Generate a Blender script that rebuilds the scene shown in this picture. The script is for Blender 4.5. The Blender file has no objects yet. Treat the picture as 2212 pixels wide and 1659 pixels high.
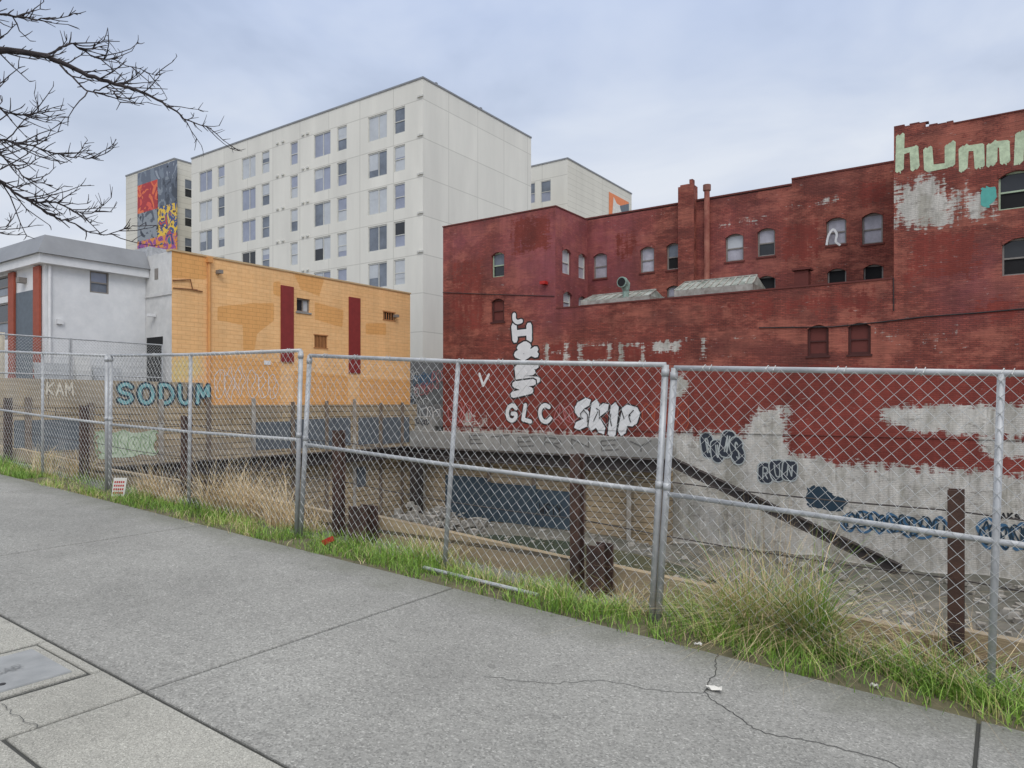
import bpy, math, random
import numpy as np
from mathutils import Vector, noise as mn
random.seed(7)
S = bpy.context.scene
C = S.collection
TH = math.radians(34.93)
cs, sn = math.cos(TH), math.sin(TH)
F, CX, HY, CH = 1534.0, 1106.0, 870.0, 1.6
SL = 0.045

def ray(px, py):
    x = (px-CX)/F
    return Vector((-sn+cs*x, cs+sn*x, -(py-HY)/F))
def cam(px, py, t): return Vector((0, 0, CH))+ray(px, py)*t
def ypt(px, py, y0):
    r = ray(px, py); t = y0/r.y
    return (r.x*t, CH+r.z*t)
def xpt(px, py, x0):
    r = ray(px, py); t = x0/r.x
    return (r.y*t, CH+r.z*t)
def zpt(px, py, z0):
    r = ray(px, py); t = (z0-CH)/r.z
    return (r.x*t, r.y*t)
def gz(x): return -SL*x
def gpt(px, py):
    r = ray(px, py); t = CH/(-r.z-SL*r.x)
    return Vector((r.x*t, r.y*t, CH+r.z*t))
def lin(r, g, b, k=1.0):
    f = lambda c: ((c/255+0.055)/1.055)**2.4 if c > 10 else c/255/12.92
    return (min(1, f(r)*k), min(1, f(g)*k), min(1, f(b)*k), 1)

# ---------------------------------------------------------------- builder
ORG = {}
class MB:
    def __init__(self): self.v = []; self.f = []; self.mi = []
    def add(self, pts, faces, mi=0):
        o = len(self.v)
        self.v.extend(tuple(p) for p in pts)
        for f in faces:
            self.f.append(tuple(o+i for i in f)); self.mi.append(mi)
    def quad(self, a, b, c, d, mi=0): self.add((a, b, c, d), ((0, 1, 2, 3),), mi)
    BF = ((0, 3, 2, 1), (4, 5, 6, 7), (0, 1, 5, 4), (1, 2, 6, 5), (2, 3, 7, 6), (3, 0, 4, 7))
    def box(self, x0, x1, y0, y1, z0, z1, mi=0):
        self.add([(x0, y0, z0), (x1, y0, z0), (x1, y1, z0), (x0, y1, z0), (x0, y0, z1), (x1, y0, z1), (x1, y1, z1), (x0, y1, z1)], MB.BF, mi)
    def boxp(self, P, a0, a1, b0, b1, d0, d1, mi=0):
        self.add([P(a0, b0, d0), P(a1, b0, d0), P(a1, b0, d1), P(a0, b0, d1), P(a0, b1, d0), P(a1, b1, d0), P(a1, b1, d1), P(a0, b1, d1)], MB.BF, mi)
    def obox(self, p0, p1, w, h, ow=0, oh=0, mi=0):
        p0 = Vector(p0); p1 = Vector(p1); d = (p1-p0).normalized()
        up0 = Vector((0, 0, 1)) if abs(d.z) < 0.95 else Vector((0, 1, 0))
        s = d.cross(up0).normalized(); u = s.cross(d).normalized()
        c = s*ow+u*oh; pts = []
        for p in (p0, p1):
            for a, b in ((-1, -1), (1, -1), (1, 1), (-1, 1)): pts.append(p+c+s*(a*w/2)+u*(b*h/2))
        self.add(pts, ((0, 1, 2, 3), (7, 6, 5, 4), (0, 4, 5, 1), (1, 5, 6, 2), (2, 6, 7, 3), (3, 7, 4, 0)), mi)
    def ibeam(self, p0, p1, h, w, t=0.03, mi=0):
        self.obox(p0, p1, w, t, 0, h/2-t/2, mi); self.obox(p0, p1, w, t, 0, -h/2+t/2, mi); self.obox(p0, p1, t, h-2*t, 0, 0, mi)
    def tube(self, pts, radii, n=8, mi=0, cap=True):
        pts = [Vector(p) for p in pts]
        if not hasattr(radii, '__len__'): radii = [radii]*len(pts)
        o = len(self.v); m = len(pts); s = None
        for i, p in enumerate(pts):
            d = (pts[min(i+1, m-1)]-pts[max(i-1, 0)])
            if d.length < 1e-9: d = Vector((0, 0, 1))
            d.normalize()
            if s is None:
                s = d.cross(Vector((0, 0, 1)) if abs(d.z) < 0.9 else Vector((1, 0, 0)))
            else: s = s-d*s.dot(d)
            if s.length < 1e-6: s = d.orthogonal()
            s.normalize(); u = d.cross(s)
            for k in range(n):
                a = 2*math.pi*k/n
                self.v.append(tuple(p+(s*math.cos(a)+u*math.sin(a))*radii[i]))
        for i in range(m-1):
            for k in range(n):
                k2 = (k+1) % n
                self.f.append((o+i*n+k, o+i*n+k2, o+(i+1)*n+k2, o+(i+1)*n+k)); self.mi.append(mi)
        if cap and n > 2:
            self.f.append(tuple(o+k for k in range(n))[::-1]); self.mi.append(mi)
            self.f.append(tuple(o+(m-1)*n+k for k in range(n))); self.mi.append(mi)
    def build(self, name, mats, parent=None, smooth=False, uv=True, org=None):
        off = np.array(ORG[parent.name] if parent else (org or (0, 0, 0)), dtype=float)
        V = np.array(self.v, dtype=float).reshape(-1, 3)
        me = bpy.data.meshes.new(name)
        me.from_pydata((V-off).tolist(), [], self.f)
        if not isinstance(mats, (list, tuple)): mats = [mats]
        for m in mats: me.materials.append(m)
        if len(mats) > 1: me.polygons.foreach_set('material_index', self.mi)
        if smooth: me.polygons.foreach_set('use_smooth', [True]*len(self.f))
        if uv and len(self.f):
            L = len(me.loops); vi = np.zeros(L, dtype=np.int32); me.loops.foreach_get('vertex_index', vi)
            Pn = len(me.polygons); nr = np.zeros(Pn*3, dtype=np.float32); me.polygons.foreach_get('normal', nr); nr = np.abs(nr.reshape(-1, 3))
            tot = np.zeros(Pn, dtype=np.int32); me.polygons.foreach_get('loop_total', tot)
            ax = np.repeat(np.argmax(nr+np.array([0.001, 0, 0]), axis=1), tot)
            W = V[vi]
            U = np.where(ax == 0, W[:, 1], W[:, 0]); T = np.where(ax == 2, W[:, 1], W[:, 2])
            lay = me.uv_layers.new(name='UVMap')
            lay.data.foreach_set('uv', np.stack([U, T], 1).astype(np.float32).ravel())
        me.update()
        o = bpy.data.objects.new(name, me); C.objects.link(o)
        if parent: o.parent = parent; ORG[o.name] = ORG[parent.name]
        else: o.location = tuple(off); ORG[o.name] = tuple(off)
        return o

def thing(name, label, cat, loc, group=None):
    o = bpy.data.objects.new(name, None); C.objects.link(o); o.location = loc; o.empty_display_size = 0.2
    o['label'] = label; o['category'] = cat
    if group: o['group'] = group
    ORG[o.name] = tuple(loc); return o
def tag(o, label, cat, group=None, kind=None):
    o['label'] = label; o['category'] = cat
    if group: o['group'] = group
    if kind: o['kind'] = kind
    return o

# ---------------------------------------------------------------- materials
def nm(name):
    m = bpy.data.materials.new(name); m.use_nodes = True
    nt = m.node_tree; return m, nt, nt.nodes['Principled BSDF']
def setin(nt, sock, val):
    if isinstance(val, bpy.types.NodeSocket): nt.links.new(val, sock)
    else: sock.default_value = val
def n_coord(nt, kind='UV', scale=None, loc=None):
    o = nt.nodes.new('ShaderNodeTexCoord').outputs[kind]
    if scale or loc:
        mp = nt.nodes.new('ShaderNodeMapping'); nt.links.new(o, mp.inputs[0])
        if scale: mp.inputs['Scale'].default_value = scale
        if loc: mp.inputs['Location'].default_value = loc
        o = mp.outputs[0]
    return o
def n_noise(nt, vec, scale, detail=4, rough=0.6, dist=0):
    n = nt.nodes.new('ShaderNodeTexNoise'); nt.links.new(vec, n.inputs['Vector'])
    n.inputs['Scale'].default_value = scale; n.inputs['Detail'].default_value = detail
    n.inputs['Roughness'].default_value = rough; n.inputs['Distortion'].default_value = dist
    return n.outputs[0]
def n_ramp(nt, fac, stops):
    r = nt.nodes.new('ShaderNodeValToRGB'); nt.links.new(fac, r.inputs[0]); e = r.color_ramp.elements
    while len(e) < len(stops): e.new(0.5)
    for i, (p, c) in enumerate(stops):
        e[i].position = p; e[i].color = c if hasattr(c, '__len__') else (c, c, c, 1)
    return r.outputs[0]
def n_mix(nt, fac, a, b, blend='MIX'):
    m = nt.nodes.new('ShaderNodeMix'); m.data_type = 'RGBA'; m.blend_type = blend
    setin(nt, m.inputs[0], fac); setin(nt, m.inputs[6], a); setin(nt, m.inputs[7], b); return m.outputs[2]
def n_math(nt, op, a, b=0.0):
    m = nt.nodes.new('ShaderNodeMath'); m.operation = op; setin(nt, m.inputs[0], a); setin(nt, m.inputs[1], b)
    return m.outputs[0]
def n_bump(nt, bsdf, h, strength=0.3, dist=0.02):
    b = nt.nodes.new('ShaderNodeBump'); b.inputs['Strength'].default_value = strength; b.inputs['Distance'].default_value = dist
    nt.links.new(h, b.inputs['Height']); nt.links.new(b.outputs[0], bsdf.inputs['Normal'])
def kx(c, k): return tuple(min(1, x*k) for x in c[:3])+(1,)

def basic(name, c1, c2, scale=3.0, rough=0.8, bump=0.15, bscale=40, metal=0.0, coord='Object', stain=0.25):
    m, nt, b = nm(name); v = n_coord(nt, coord)
    f = n_ramp(nt, n_noise(nt, v, scale, 6, 0.65), [(0.32, 0.0), (0.68, 1.0)])
    col = n_mix(nt, f, c1, c2)
    if stain:
        st = n_ramp(nt, n_noise(nt, v, scale*0.23, 5, 0.7), [(0.35, 1-stain), (0.65, 1.0)])
        col = n_mix(nt, 1.0, col, st, 'MULTIPLY')
    nt.links.new(col, b.inputs['Base Color']); b.inputs['Roughness'].default_value = rough; b.inputs['Metallic'].default_value = metal
    if bump: n_bump(nt, b, n_noise(nt, v, bscale, 3), bump, 0.01)
    return m

def brickmat(name, c1, c2, mortar, m1, m2, m3, bw=0.22, rh=0.075, soft=0.06, ms=0.012, rag=1.0, var=(0.62, 1.18), fade=0.7, fadec=(0.4, 0.16, 0.13, 1), streakmin=0.7, grime=True):
    m, nt, b = nm(name); uv = n_coord(nt, 'UV')
    br = nt.nodes.new('ShaderNodeTexBrick'); nt.links.new(uv, br.inputs['Vector'])
    br.inputs['Scale'].default_value = 1; br.inputs['Brick Width'].default_value = bw; br.inputs['Row Height'].default_value = rh
    br.inputs['Mortar Size'].default_value = ms; br.inputs['Mortar Smooth'].default_value = 0.3
    br.inputs['Color1'].default_value = c1; br.inputs['Color2'].default_value = c2; br.inputs['Mortar'].default_value = mortar
    at = nt.nodes.new('ShaderNodeAttribute'); at.attribute_name = 'paint'
    sp = nt.nodes.new('ShaderNodeSeparateColor'); nt.links.new(at.outputs['Color'], sp.inputs[0])
    nz = n_noise(nt, uv, 1.3, 8, 0.75)
    nz2 = n_noise(nt, n_coord(nt, 'UV', (1.6, 13.3, 1)), 1.0, 4, 0.65)
    dr = n_noise(nt, n_coord(nt, 'UV', (5.0, 0.5, 1), (5, 5, 0)), 1.0, 4, 0.6)
    k = n_math(nt, 'ADD', n_math(nt, 'MULTIPLY', n_math(nt, 'SUBTRACT', nz, 0.5), 1.3*rag), n_math(nt, 'MULTIPLY', n_math(nt, 'SUBTRACT', nz2, 0.5), 0.9*rag))
    k = n_math(nt, 'ADD', k, n_math(nt, 'MULTIPLY', n_math(nt, 'SUBTRACT', dr, 0.5), 0.7*rag))
    def msk(ch, s):
        return n_ramp(nt, n_math(nt, 'ADD', sp.outputs[ch], k), [(0.5-s, 0.0), (0.5+s, 1.0)])
    vr = n_ramp(nt, n_noise(nt, uv, 0.35, 6, 0.72), [(0.3, var[0]), (0.7, var[1])])
    col = n_mix(nt, 1.0, br.outputs['Color'], vr, 'MULTIPLY')
    course = n_ramp(nt, n_noise(nt, n_coord(nt, 'UV', (0.9, 13.3, 1), (3, 1, 0)), 1.0, 3, 0.6), [(0.3, var[0]*0.7+0.3), (0.7, var[1]*0.7+0.36)])
    col = n_mix(nt, 1.0, col, course, 'MULTIPLY')
    patch = n_ramp(nt, n_noise(nt, n_coord(nt, 'UV', (0.3, 0.55, 1), (7, 3, 0)), 1.0, 9, 0.78), [(0.48, 0.0), (0.56, fade)])
    col = n_mix(nt, patch, col, n_mix(nt, 1.0, fadec, course, 'MULTIPLY'))
    if grime:
        dk = n_ramp(nt, n_noise(nt, n_coord(nt, 'UV', (0.22, 0.4, 1), (11, 6, 0)), 1.0, 8, 0.72), [(0.50, 0.0), (0.57, 0.55)])
        col = n_mix(nt, dk, col, n_mix(nt, 1.0, kx(mortar, 0.95), course, 'MULTIPLY'))
    chips = n_ramp(nt, n_noise(nt, n_coord(nt, 'UV', (2.0, 6.0, 1), (2, 9, 0)), 1.0, 6, 0.75), [(0.63, 0.0), (0.68, min(0.55, fade*0.8))])
    col = n_mix(nt, chips, col, kx(m1, 0.6))
    col = n_mix(nt, n_math(nt, 'MULTIPLY', sp.outputs[2], n_ramp(nt, nz, [(0.25, 0.2), (0.7, 1.0)])), col, m3)
    mg = n_mix(nt, 0.7, br.outputs['Color'], m2)
    mg = n_mix(nt, 1.0, mg, n_ramp(nt, nz2, [(0.2, 0.8), (0.8, 1.15)]), 'MULTIPLY')
    mg = n_mix(nt, 1.0, mg, vr, 'MULTIPLY') if grime else mg
    mg = n_mix(nt, chips, mg, kx(m1, 0.6))
    col = n_mix(nt, msk(1, 0.05), col, mg)
    wv = n_mix(nt, n_ramp(nt, nz, [(0.35, 0.0), (0.62, 1.0)]), m1, kx(m1, 0.74 if grime else 0.95))
    if grime:
        wv = n_mix(nt, n_ramp(nt, n_noise(nt, n_coord(nt, 'UV', (0.9, 0.35, 1), (1, 5, 0)), 1.0, 8, 0.75), [(0.47, 0.0), (0.60, 0.65)]), wv, (0.27, 0.25, 0.19, 1))
        wv = n_mix(nt, n_ramp(nt, n_noise(nt, n_coord(nt, 'UV', (1.2, 3.0, 1), (4, 5, 0)), 1.0, 8, 0.78), [(0.55, 0.0), (0.60, 0.7)]), wv, (0.26, 0.235, 0.205, 1))
        wv = n_mix(nt, n_ramp(nt, n_noise(nt, n_coord(nt, 'UV', (4.0, 0.3, 1), (9, 2, 0)), 1.0, 5, 0.7), [(0.52, 0.0), (0.68, 0.55)]), wv, (0.20, 0.18, 0.14, 1))
    wv = n_mix(nt, n_math(nt, 'MULTIPLY', br.outputs['Fac'], 0.4), wv, kx(m1, 0.5))
    col = n_mix(nt, msk(0, soft), col, wv)
    streak = n_ramp(nt, n_noise(nt, n_coord(nt, 'UV', (1.6, 0.12, 1)), 1.0, 5, 0.65), [(0.3, streakmin), (0.6, 1.0)])
    col = n_mix(nt, 1.0, col, streak, 'MULTIPLY')
    nt.links.new(col, b.inputs['Base Color']); b.inputs['Roughness'].default_value = 0.85
    n_bump(nt, b, br.outputs['Fac'], 0.6, -0.012)
    return m

def panelmat(name, c, line, bw, rh, oy, ox=0, ms=0.03):
    m, nt, b = nm(name); uv = n_coord(nt, 'UV', None, (ox, oy, 0))
    br = nt.nodes.new('ShaderNodeTexBrick'); nt.links.new(uv, br.inputs['Vector']); br.offset = 0
    br.inputs['Scale'].default_value = 1; br.inputs['Brick Width'].default_value = bw; br.inputs['Row Height'].default_value = rh
    br.inputs['Mortar Size'].default_value = ms; br.inputs['Mortar Smooth'].default_value = 0.1
    br.inputs['Color1'].default_value = c; br.inputs['Color2'].default_value = kx(c, 0.95); br.inputs['Mortar'].default_value = line
    v = n_ramp(nt, n_noise(nt, n_coord(nt, 'UV', (0.5, 0.08, 1)), 1.0, 5, 0.6), [(0.3, 0.86), (0.7, 1.0)])
    col = n_mix(nt, 1.0, br.outputs['Color'], v, 'MULTIPLY')
    nt.links.new(col, b.inputs['Base Color']); b.inputs['Roughness'].default_value = 0.6
    n_bump(nt, b, br.outputs['Fac'], 0.15, -0.01)
    return m

def woodmat(name, c1, c2, bw=7.5, rh=0.28, ms=0.02, gk=0.4):
    m, nt, b = nm(name); uv = n_coord(nt, 'UV')
    br = nt.nodes.new('ShaderNodeTexBrick'); nt.links.new(uv, br.inputs['Vector']); br.offset = 0.37
    br.inputs['Scale'].default_value = 1; br.inputs['Brick Width'].default_value = bw; br.inputs['Row Height'].default_value = rh
    br.inputs['Mortar Size'].default_value = ms; br.inputs['Mortar Smooth'].default_value = 0.2; br.inputs['Bias'].default_value = -0.1
    br.inputs['Color1'].default_value = c1; br.inputs['Color2'].default_value = c2; br.inputs['Mortar'].default_value = kx(c1, 0.25)
    g = n_ramp(nt, n_noise(nt, n_coord(nt, 'UV', (0.5, 18, 1)), 1.0, 5, 0.65), [(0.3, 0.76), (0.7, 1.1)])
    col = n_mix(nt, 1.0, br.outputs['Color'], g, 'MULTIPLY')
    st = n_ramp(nt, n_noise(nt, n_coord(nt, 'UV', (0.5, 0.2, 1)), 1.0, 5, 0.65), [(0.3, 0.52), (0.62, 1.0)])
    col = n_mix(nt, 1.0, col, st, 'MULTIPLY')
    gy = n_ramp(nt, n_noise(nt, n_coord(nt, 'UV', (0.3, 0.7, 1), (4, 2, 0)), 1.0, 5, 0.65), [(0.42, 0.0), (0.66, gk)])
    col = n_mix(nt, gy, col, (0.32, 0.29, 0.25, 1))
    nt.links.new(col, b.inputs['Base Color']); b.inputs['Roughness'].default_value = 0.85
    n_bump(nt, b, br.outputs['Fac'], 0.5, -0.02)
    return m

def flat(name, c, rough=0.7, metal=0, spec=None, var=0.12, scale=4):
    m, nt, b = nm(name)
    f = n_ramp(nt, n_noise(nt, n_coord(nt, 'Object'), scale, 5, 0.7), [(0.3, 1-var*2), (0.7, 1.0)])
    nt.links.new(n_mix(nt, 1.0, c, f, 'MULTIPLY'), b.inputs['Base Color'])
    b.inputs['Roughness'].default_value = rough; b.inputs['Metallic'].default_value = metal
    return m

def sidewalkmat(name, k, pebble, warm, tail=0.40):
    m, nt, b = nm(name); v = n_coord(nt, 'Object')
    vo = nt.nodes.new('ShaderNodeTexVoronoi'); vo.inputs['Scale'].default_value = pebble; nt.links.new(v, vo.inputs['Vector'])
    sp = nt.nodes.new('ShaderNodeSeparateColor'); nt.links.new(vo.outputs['Color'], sp.inputs[0])
    w = lambda x: (x*k*(1+warm*0.7), x*k*(1+warm*0.25), x*k*(1-warm*1.4), 1)
    c = n_ramp(nt, sp.outputs[0], [(0.0, w(0.16)), (0.25, w(0.23)), (0.78, w(0.275)), (0.94, w(0.32)), (1.0, w(tail))])
    fine = n_ramp(nt, n_noise(nt, v, 260, 3, 0.7), [(0.3, 0.78), (0.7, 1.14)])
    c = n_mix(nt, 1.0, c, fine, 'MULTIPLY')
    big = n_ramp(nt, n_noise(nt, v, 0.7, 8, 0.72), [(0.3, 0.76), (0.7, 1.12)])
    c = n_mix(nt, 1.0, c, big, 'MULTIPLY')
    spots = n_ramp(nt, n_noise(nt, v, 5, 5, 0.7), [(0.58, 0.0), (0.72, 0.4)])
    c = n_mix(nt, spots, c, w(0.15))
    gum = n_ramp(nt, n_noise(nt, v, 11, 1, 0.4), [(0.73, 0.0), (0.75, 0.4)])
    c = n_mix(nt, gum, c, w(0.11))
    sx = nt.nodes.new('ShaderNodeSeparateXYZ'); nt.links.new(v, sx.inputs[0])
    e = n_ramp(nt, n_math(nt, 'ADD', n_math(nt, 'MULTIPLY', sx.outputs[1], 0.2), n_math(nt, 'MULTIPLY', n_noise(nt, v, 2.5, 5), 0.14)), [(0.84, 0.0), (0.92, 0.5)])
    c = n_mix(nt, e, c, (0.10, 0.105, 0.07, 1))
    nt.links.new(c, b.inputs['Base Color']); b.inputs['Roughness'].default_value = 0.9
    n_bump(nt, b, vo.outputs['Distance'], 0.35, 0.003)
    return m

M = {}
M['side'] = sidewalkmat('exposed_aggregate', 1.02, 110, 0.045)
M['strip'] = sidewalkmat('strip_concrete', 1.30, 190, 0.07)
M['joint'] = flat('joint_dark', (0.045, 0.045, 0.04, 1))
M['lid'] = basic('lid_concrete', (0.27, 0.28, 0.285, 1), (0.33, 0.335, 0.335, 1), 8, 0.85, 0.3, 90)
M['lidtext'] = flat('lid_text', (0.19, 0.195, 0.195, 1))
M['soil'] = basic('soil', (0.085, 0.08, 0.04, 1), (0.17, 0.15, 0.085, 1), 6, 0.95, 0.5, 30)
M['ground'] = basic('ground_gravel', (0.16, 0.155, 0.145, 1), (0.24, 0.23, 0.21, 1), 2, 0.95, 0.3, 20)
M['pit'] = basic('pit_mud', (0.085, 0.085, 0.065, 1), (0.21, 0.195, 0.165, 1), 0.9, 0.9, 0.6, 5)
M['red'] = brickmat('red_brick', lin(158, 80, 65), lin(132, 63, 52), lin(106, 56, 50), lin(226, 221, 212), lin(138, 56, 46), lin(162, 88, 98), fadec=lin(176, 104, 86))
M['orange'] = brickmat('orange_block', lin(243, 194, 136), lin(241, 190, 131), lin(230, 176, 118), lin(234, 174, 106), lin(214, 142, 66), lin(222, 204, 136), 0.4, 0.2, 0.03, 0.012, 0.3, (0.9, 1.05), 0.15, lin(248, 206, 154), 0.88, False)
M['cream'] = panelmat('cream_panels', lin(229, 226, 216), lin(203, 200, 190), 3.9, 3.05, -1.1, 1.9, 0.04)
M['cream2'] = panelmat('cream_lap', lin(220, 216, 203), lin(198, 194, 180), 6, 0.6, 0, 0, 0.03)
M['wood'] = woodmat('timber_lagging', (0.48, 0.365, 0.22, 1), (0.36, 0.27, 0.16, 1))
M['ply'] = woodmat('plywood', (0.46, 0.37, 0.25, 1), (0.42, 0.34, 0.23, 1), 2.4, 1.3, 0.012)
M['rust'] = basic('rusty_steel', (0.045, 0.027, 0.022, 1), (0.12, 0.06, 0.042, 1), 5, 0.85, 0.3, 60)
M['darksteel'] = basic('dark_steel', (0.035, 0.028, 0.027, 1), (0.07, 0.056, 0.05, 1), 3, 0.7, 0.2, 40)
M['chalk'] = basic('weathered_steel', (0.5, 0.48, 0.43, 1), (0.25, 0.2, 0.15, 1), 2, 0.8, 0.2, 30)
M['brownpile'] = basic('brown_pile', (0.24, 0.19, 0.14, 1), (0.14, 0.10, 0.075, 1), 2, 0.8, 0.2, 30)
M['galv'] = basic('galvanized', (0.56, 0.57, 0.58, 1), (0.40, 0.41, 0.42, 1), 9, 0.5, 0.05, 60, 0.25)
M['wire'] = flat('wire_zinc', (0.58, 0.59, 0.58, 1), 0.5, 0.2)
M['conc'] = basic('concrete', (0.40, 0.39, 0.36, 1), (0.27, 0.26, 0.24, 1), 1.2, 0.9, 0.3, 20)
M['concdark'] = basic('concrete_dark', (0.12, 0.125, 0.13, 1), (0.26, 0.26, 0.26, 1), 1.2, 0.9, 0.3, 20)
M['slate'] = basic('slate_paint', (0.10, 0.12, 0.14, 1), (0.14, 0.155, 0.17, 1), 1.5, 0.8, 0.1, 20)
M['bluep'] = basic('blue_paint', (0.04, 0.065, 0.09, 1), (0.065, 0.095, 0.12, 1), 1.5, 0.7, 0.1, 20)
M['mint'] = basic('mint_paint', (0.60, 0.70, 0.52, 1), (0.47, 0.56, 0.38, 1), 2, 0.8, 0.1, 20)
M['mintw'] = flat('mint_white', lin(206, 222, 188), 0.8, 0, None, 0.22, 5)
M['white'] = flat('white_paint', (0.78, 0.78, 0.78, 1), 0.7, 0, None, 0.08)
M['offwhite'] = basic('stucco_white', (0.72, 0.71, 0.69, 1), (0.60, 0.60, 0.59, 1), 2, 0.9, 0.4, 50)
M['black'] = flat('black_paint', (0.02, 0.02, 0.022, 1), 0.7)
M['dark'] = flat('dark_void', (0.012, 0.012, 0.013, 1), 0.9)
M['teal'] = flat('teal_paint', lin(140, 194, 196), 0.7, 0, None, 0.25, 3)
M['tealspot'] = flat('teal_spot', lin(90, 175, 165), 0.7)
M['navy'] = flat('navy_paint', lin(46, 52, 64), 0.7)
M['tealdark'] = flat('dark_teal_paint', lin(34, 58, 74), 0.7)
M['bluegr'] = flat('blue_spray', lin(70, 112, 146), 0.7)
M['pale'] = flat('pale_blue_spray', lin(186, 192, 190), 0.7, 0, None, 0.2, 3)
M['kam'] = flat('faint_letter', lin(222, 212, 192), 0.8, 0, None, 0.15, 3)
M['faintwhite'] = flat('faint_white_line', lin(246, 222, 190), 0.8, 0, None, 0.15, 3)
M['charcoal'] = flat('charcoal_letter', lin(122, 120, 116), 0.8, 0, None, 0.25, 2)
M['pinkline'] = flat('pink_line', lin(200, 120, 120), 0.7)
M['maroon'] = flat('maroon_paint', lin(140, 48, 46), 0.7)
M['redtrim'] = flat('redwood_trim', lin(165, 82, 60), 0.7)
M['redboard'] = flat('boarded_red', lin(106, 50, 43), 0.8)
M['redside'] = flat('red_frame', lin(78, 38, 34), 0.8)
M['fascia'] = basic('grey_metal', lin(146, 148, 151), lin(136, 138, 142), 1, 0.5, 0, 20)
M['stucco'] = basic('grey_stucco', lin(228, 228, 228), lin(219, 220, 221), 3, 0.9, 0.4, 60, 0.0, 'Object', 0.1)
M['slatewall'] = flat('slate_wall', lin(105, 115, 124), 0.7)
M['pane_sky'] = flat('pane_sky', lin(160, 166, 184), 0.12, 0, None, 0.15, 0.6)  # pale sky reflection painted into the pane's base colour
M['pane_blind'] = flat('pane_blind', lin(196, 200, 204), 0.2, 0, None, 0.1, 0.8)
M['pane_mid'] = flat('pane_mid', lin(128, 136, 148), 0.1, 0, None, 0.25, 0.6)
M['pane_dark'] = flat('pane_dark', lin(48, 50, 54), 0.1, 0, None, 0.2, 0.6)
M['pane_dust'] = flat('pane_dust', lin(186, 184, 194), 0.4, 0, None, 0.2, 2)
M['wframe'] = flat('window_frame_white', lin(215, 214, 206), 0.5)
M['gframe'] = flat('window_frame_grey', lin(140, 134, 128), 0.6)
M['mframe'] = flat('window_frame_mint', lin(180, 198, 170), 0.6)
M['skyl'] = basic('skylight_glass', lin(192, 198, 192), lin(118, 128, 118), 2.5, 0.35, 0.1, 8)
M['skyf'] = basic('skylight_frame', lin(186, 182, 174), lin(136, 128, 120), 3, 0.6, 0.1, 8)
M['bark'] = basic('bark', (0.028, 0.022, 0.024, 1), (0.06, 0.048, 0.05, 1), 14, 0.9, 0.4, 70)
M['roof'] = flat('roof_grey', (0.14, 0.14, 0.14, 1), 0.9)
GR = [flat('grass_bright', lin(146, 184, 74), 0.6), flat('grass_mid', lin(116, 154, 58), 0.6), flat('grass_dark', lin(82, 116, 44), 0.6), flat('grass_olive', lin(172, 172, 100), 0.7), flat('straw', lin(232, 210, 168), 0.8), flat('straw_brown', lin(190, 162, 124), 0.8)]
M['redcard'] = flat('red_card', lin(190, 40, 34), 0.6)
M['paper'] = flat('paper', lin(225, 222, 214), 0.8)
M['sunpeach'] = flat('container_cream', lin(226, 214, 190), 0.6)

# ---------------------------------------------------------------- geometry helpers
def softpoly(A, B, poly, soft):
    n = len(poly); ins = np.zeros(A.shape, bool); dist = np.full(A.shape, 1e9)
    for i in range(n):
        x0, y0 = poly[i]; x1, y1 = poly[(i+1) % n]
        if y0 != y1:
            c = ((y0 > B) != (y1 > B)) & (A < (x1-x0)*(B-y0)/(y1-y0)+x0); ins ^= c
        dx, dy = x1-x0, y1-y0; L = dx*dx+dy*dy+1e-12
        t = np.clip(((A-x0)*dx+(B-y0)*dy)/L, 0, 1)
        dist = np.minimum(dist, np.hypot(A-x0-t*dx, B-y0-t*dy))
    sd = np.where(ins, dist, -dist)
    return np.clip(0.5+sd/(2*soft), 0, 1)

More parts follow.
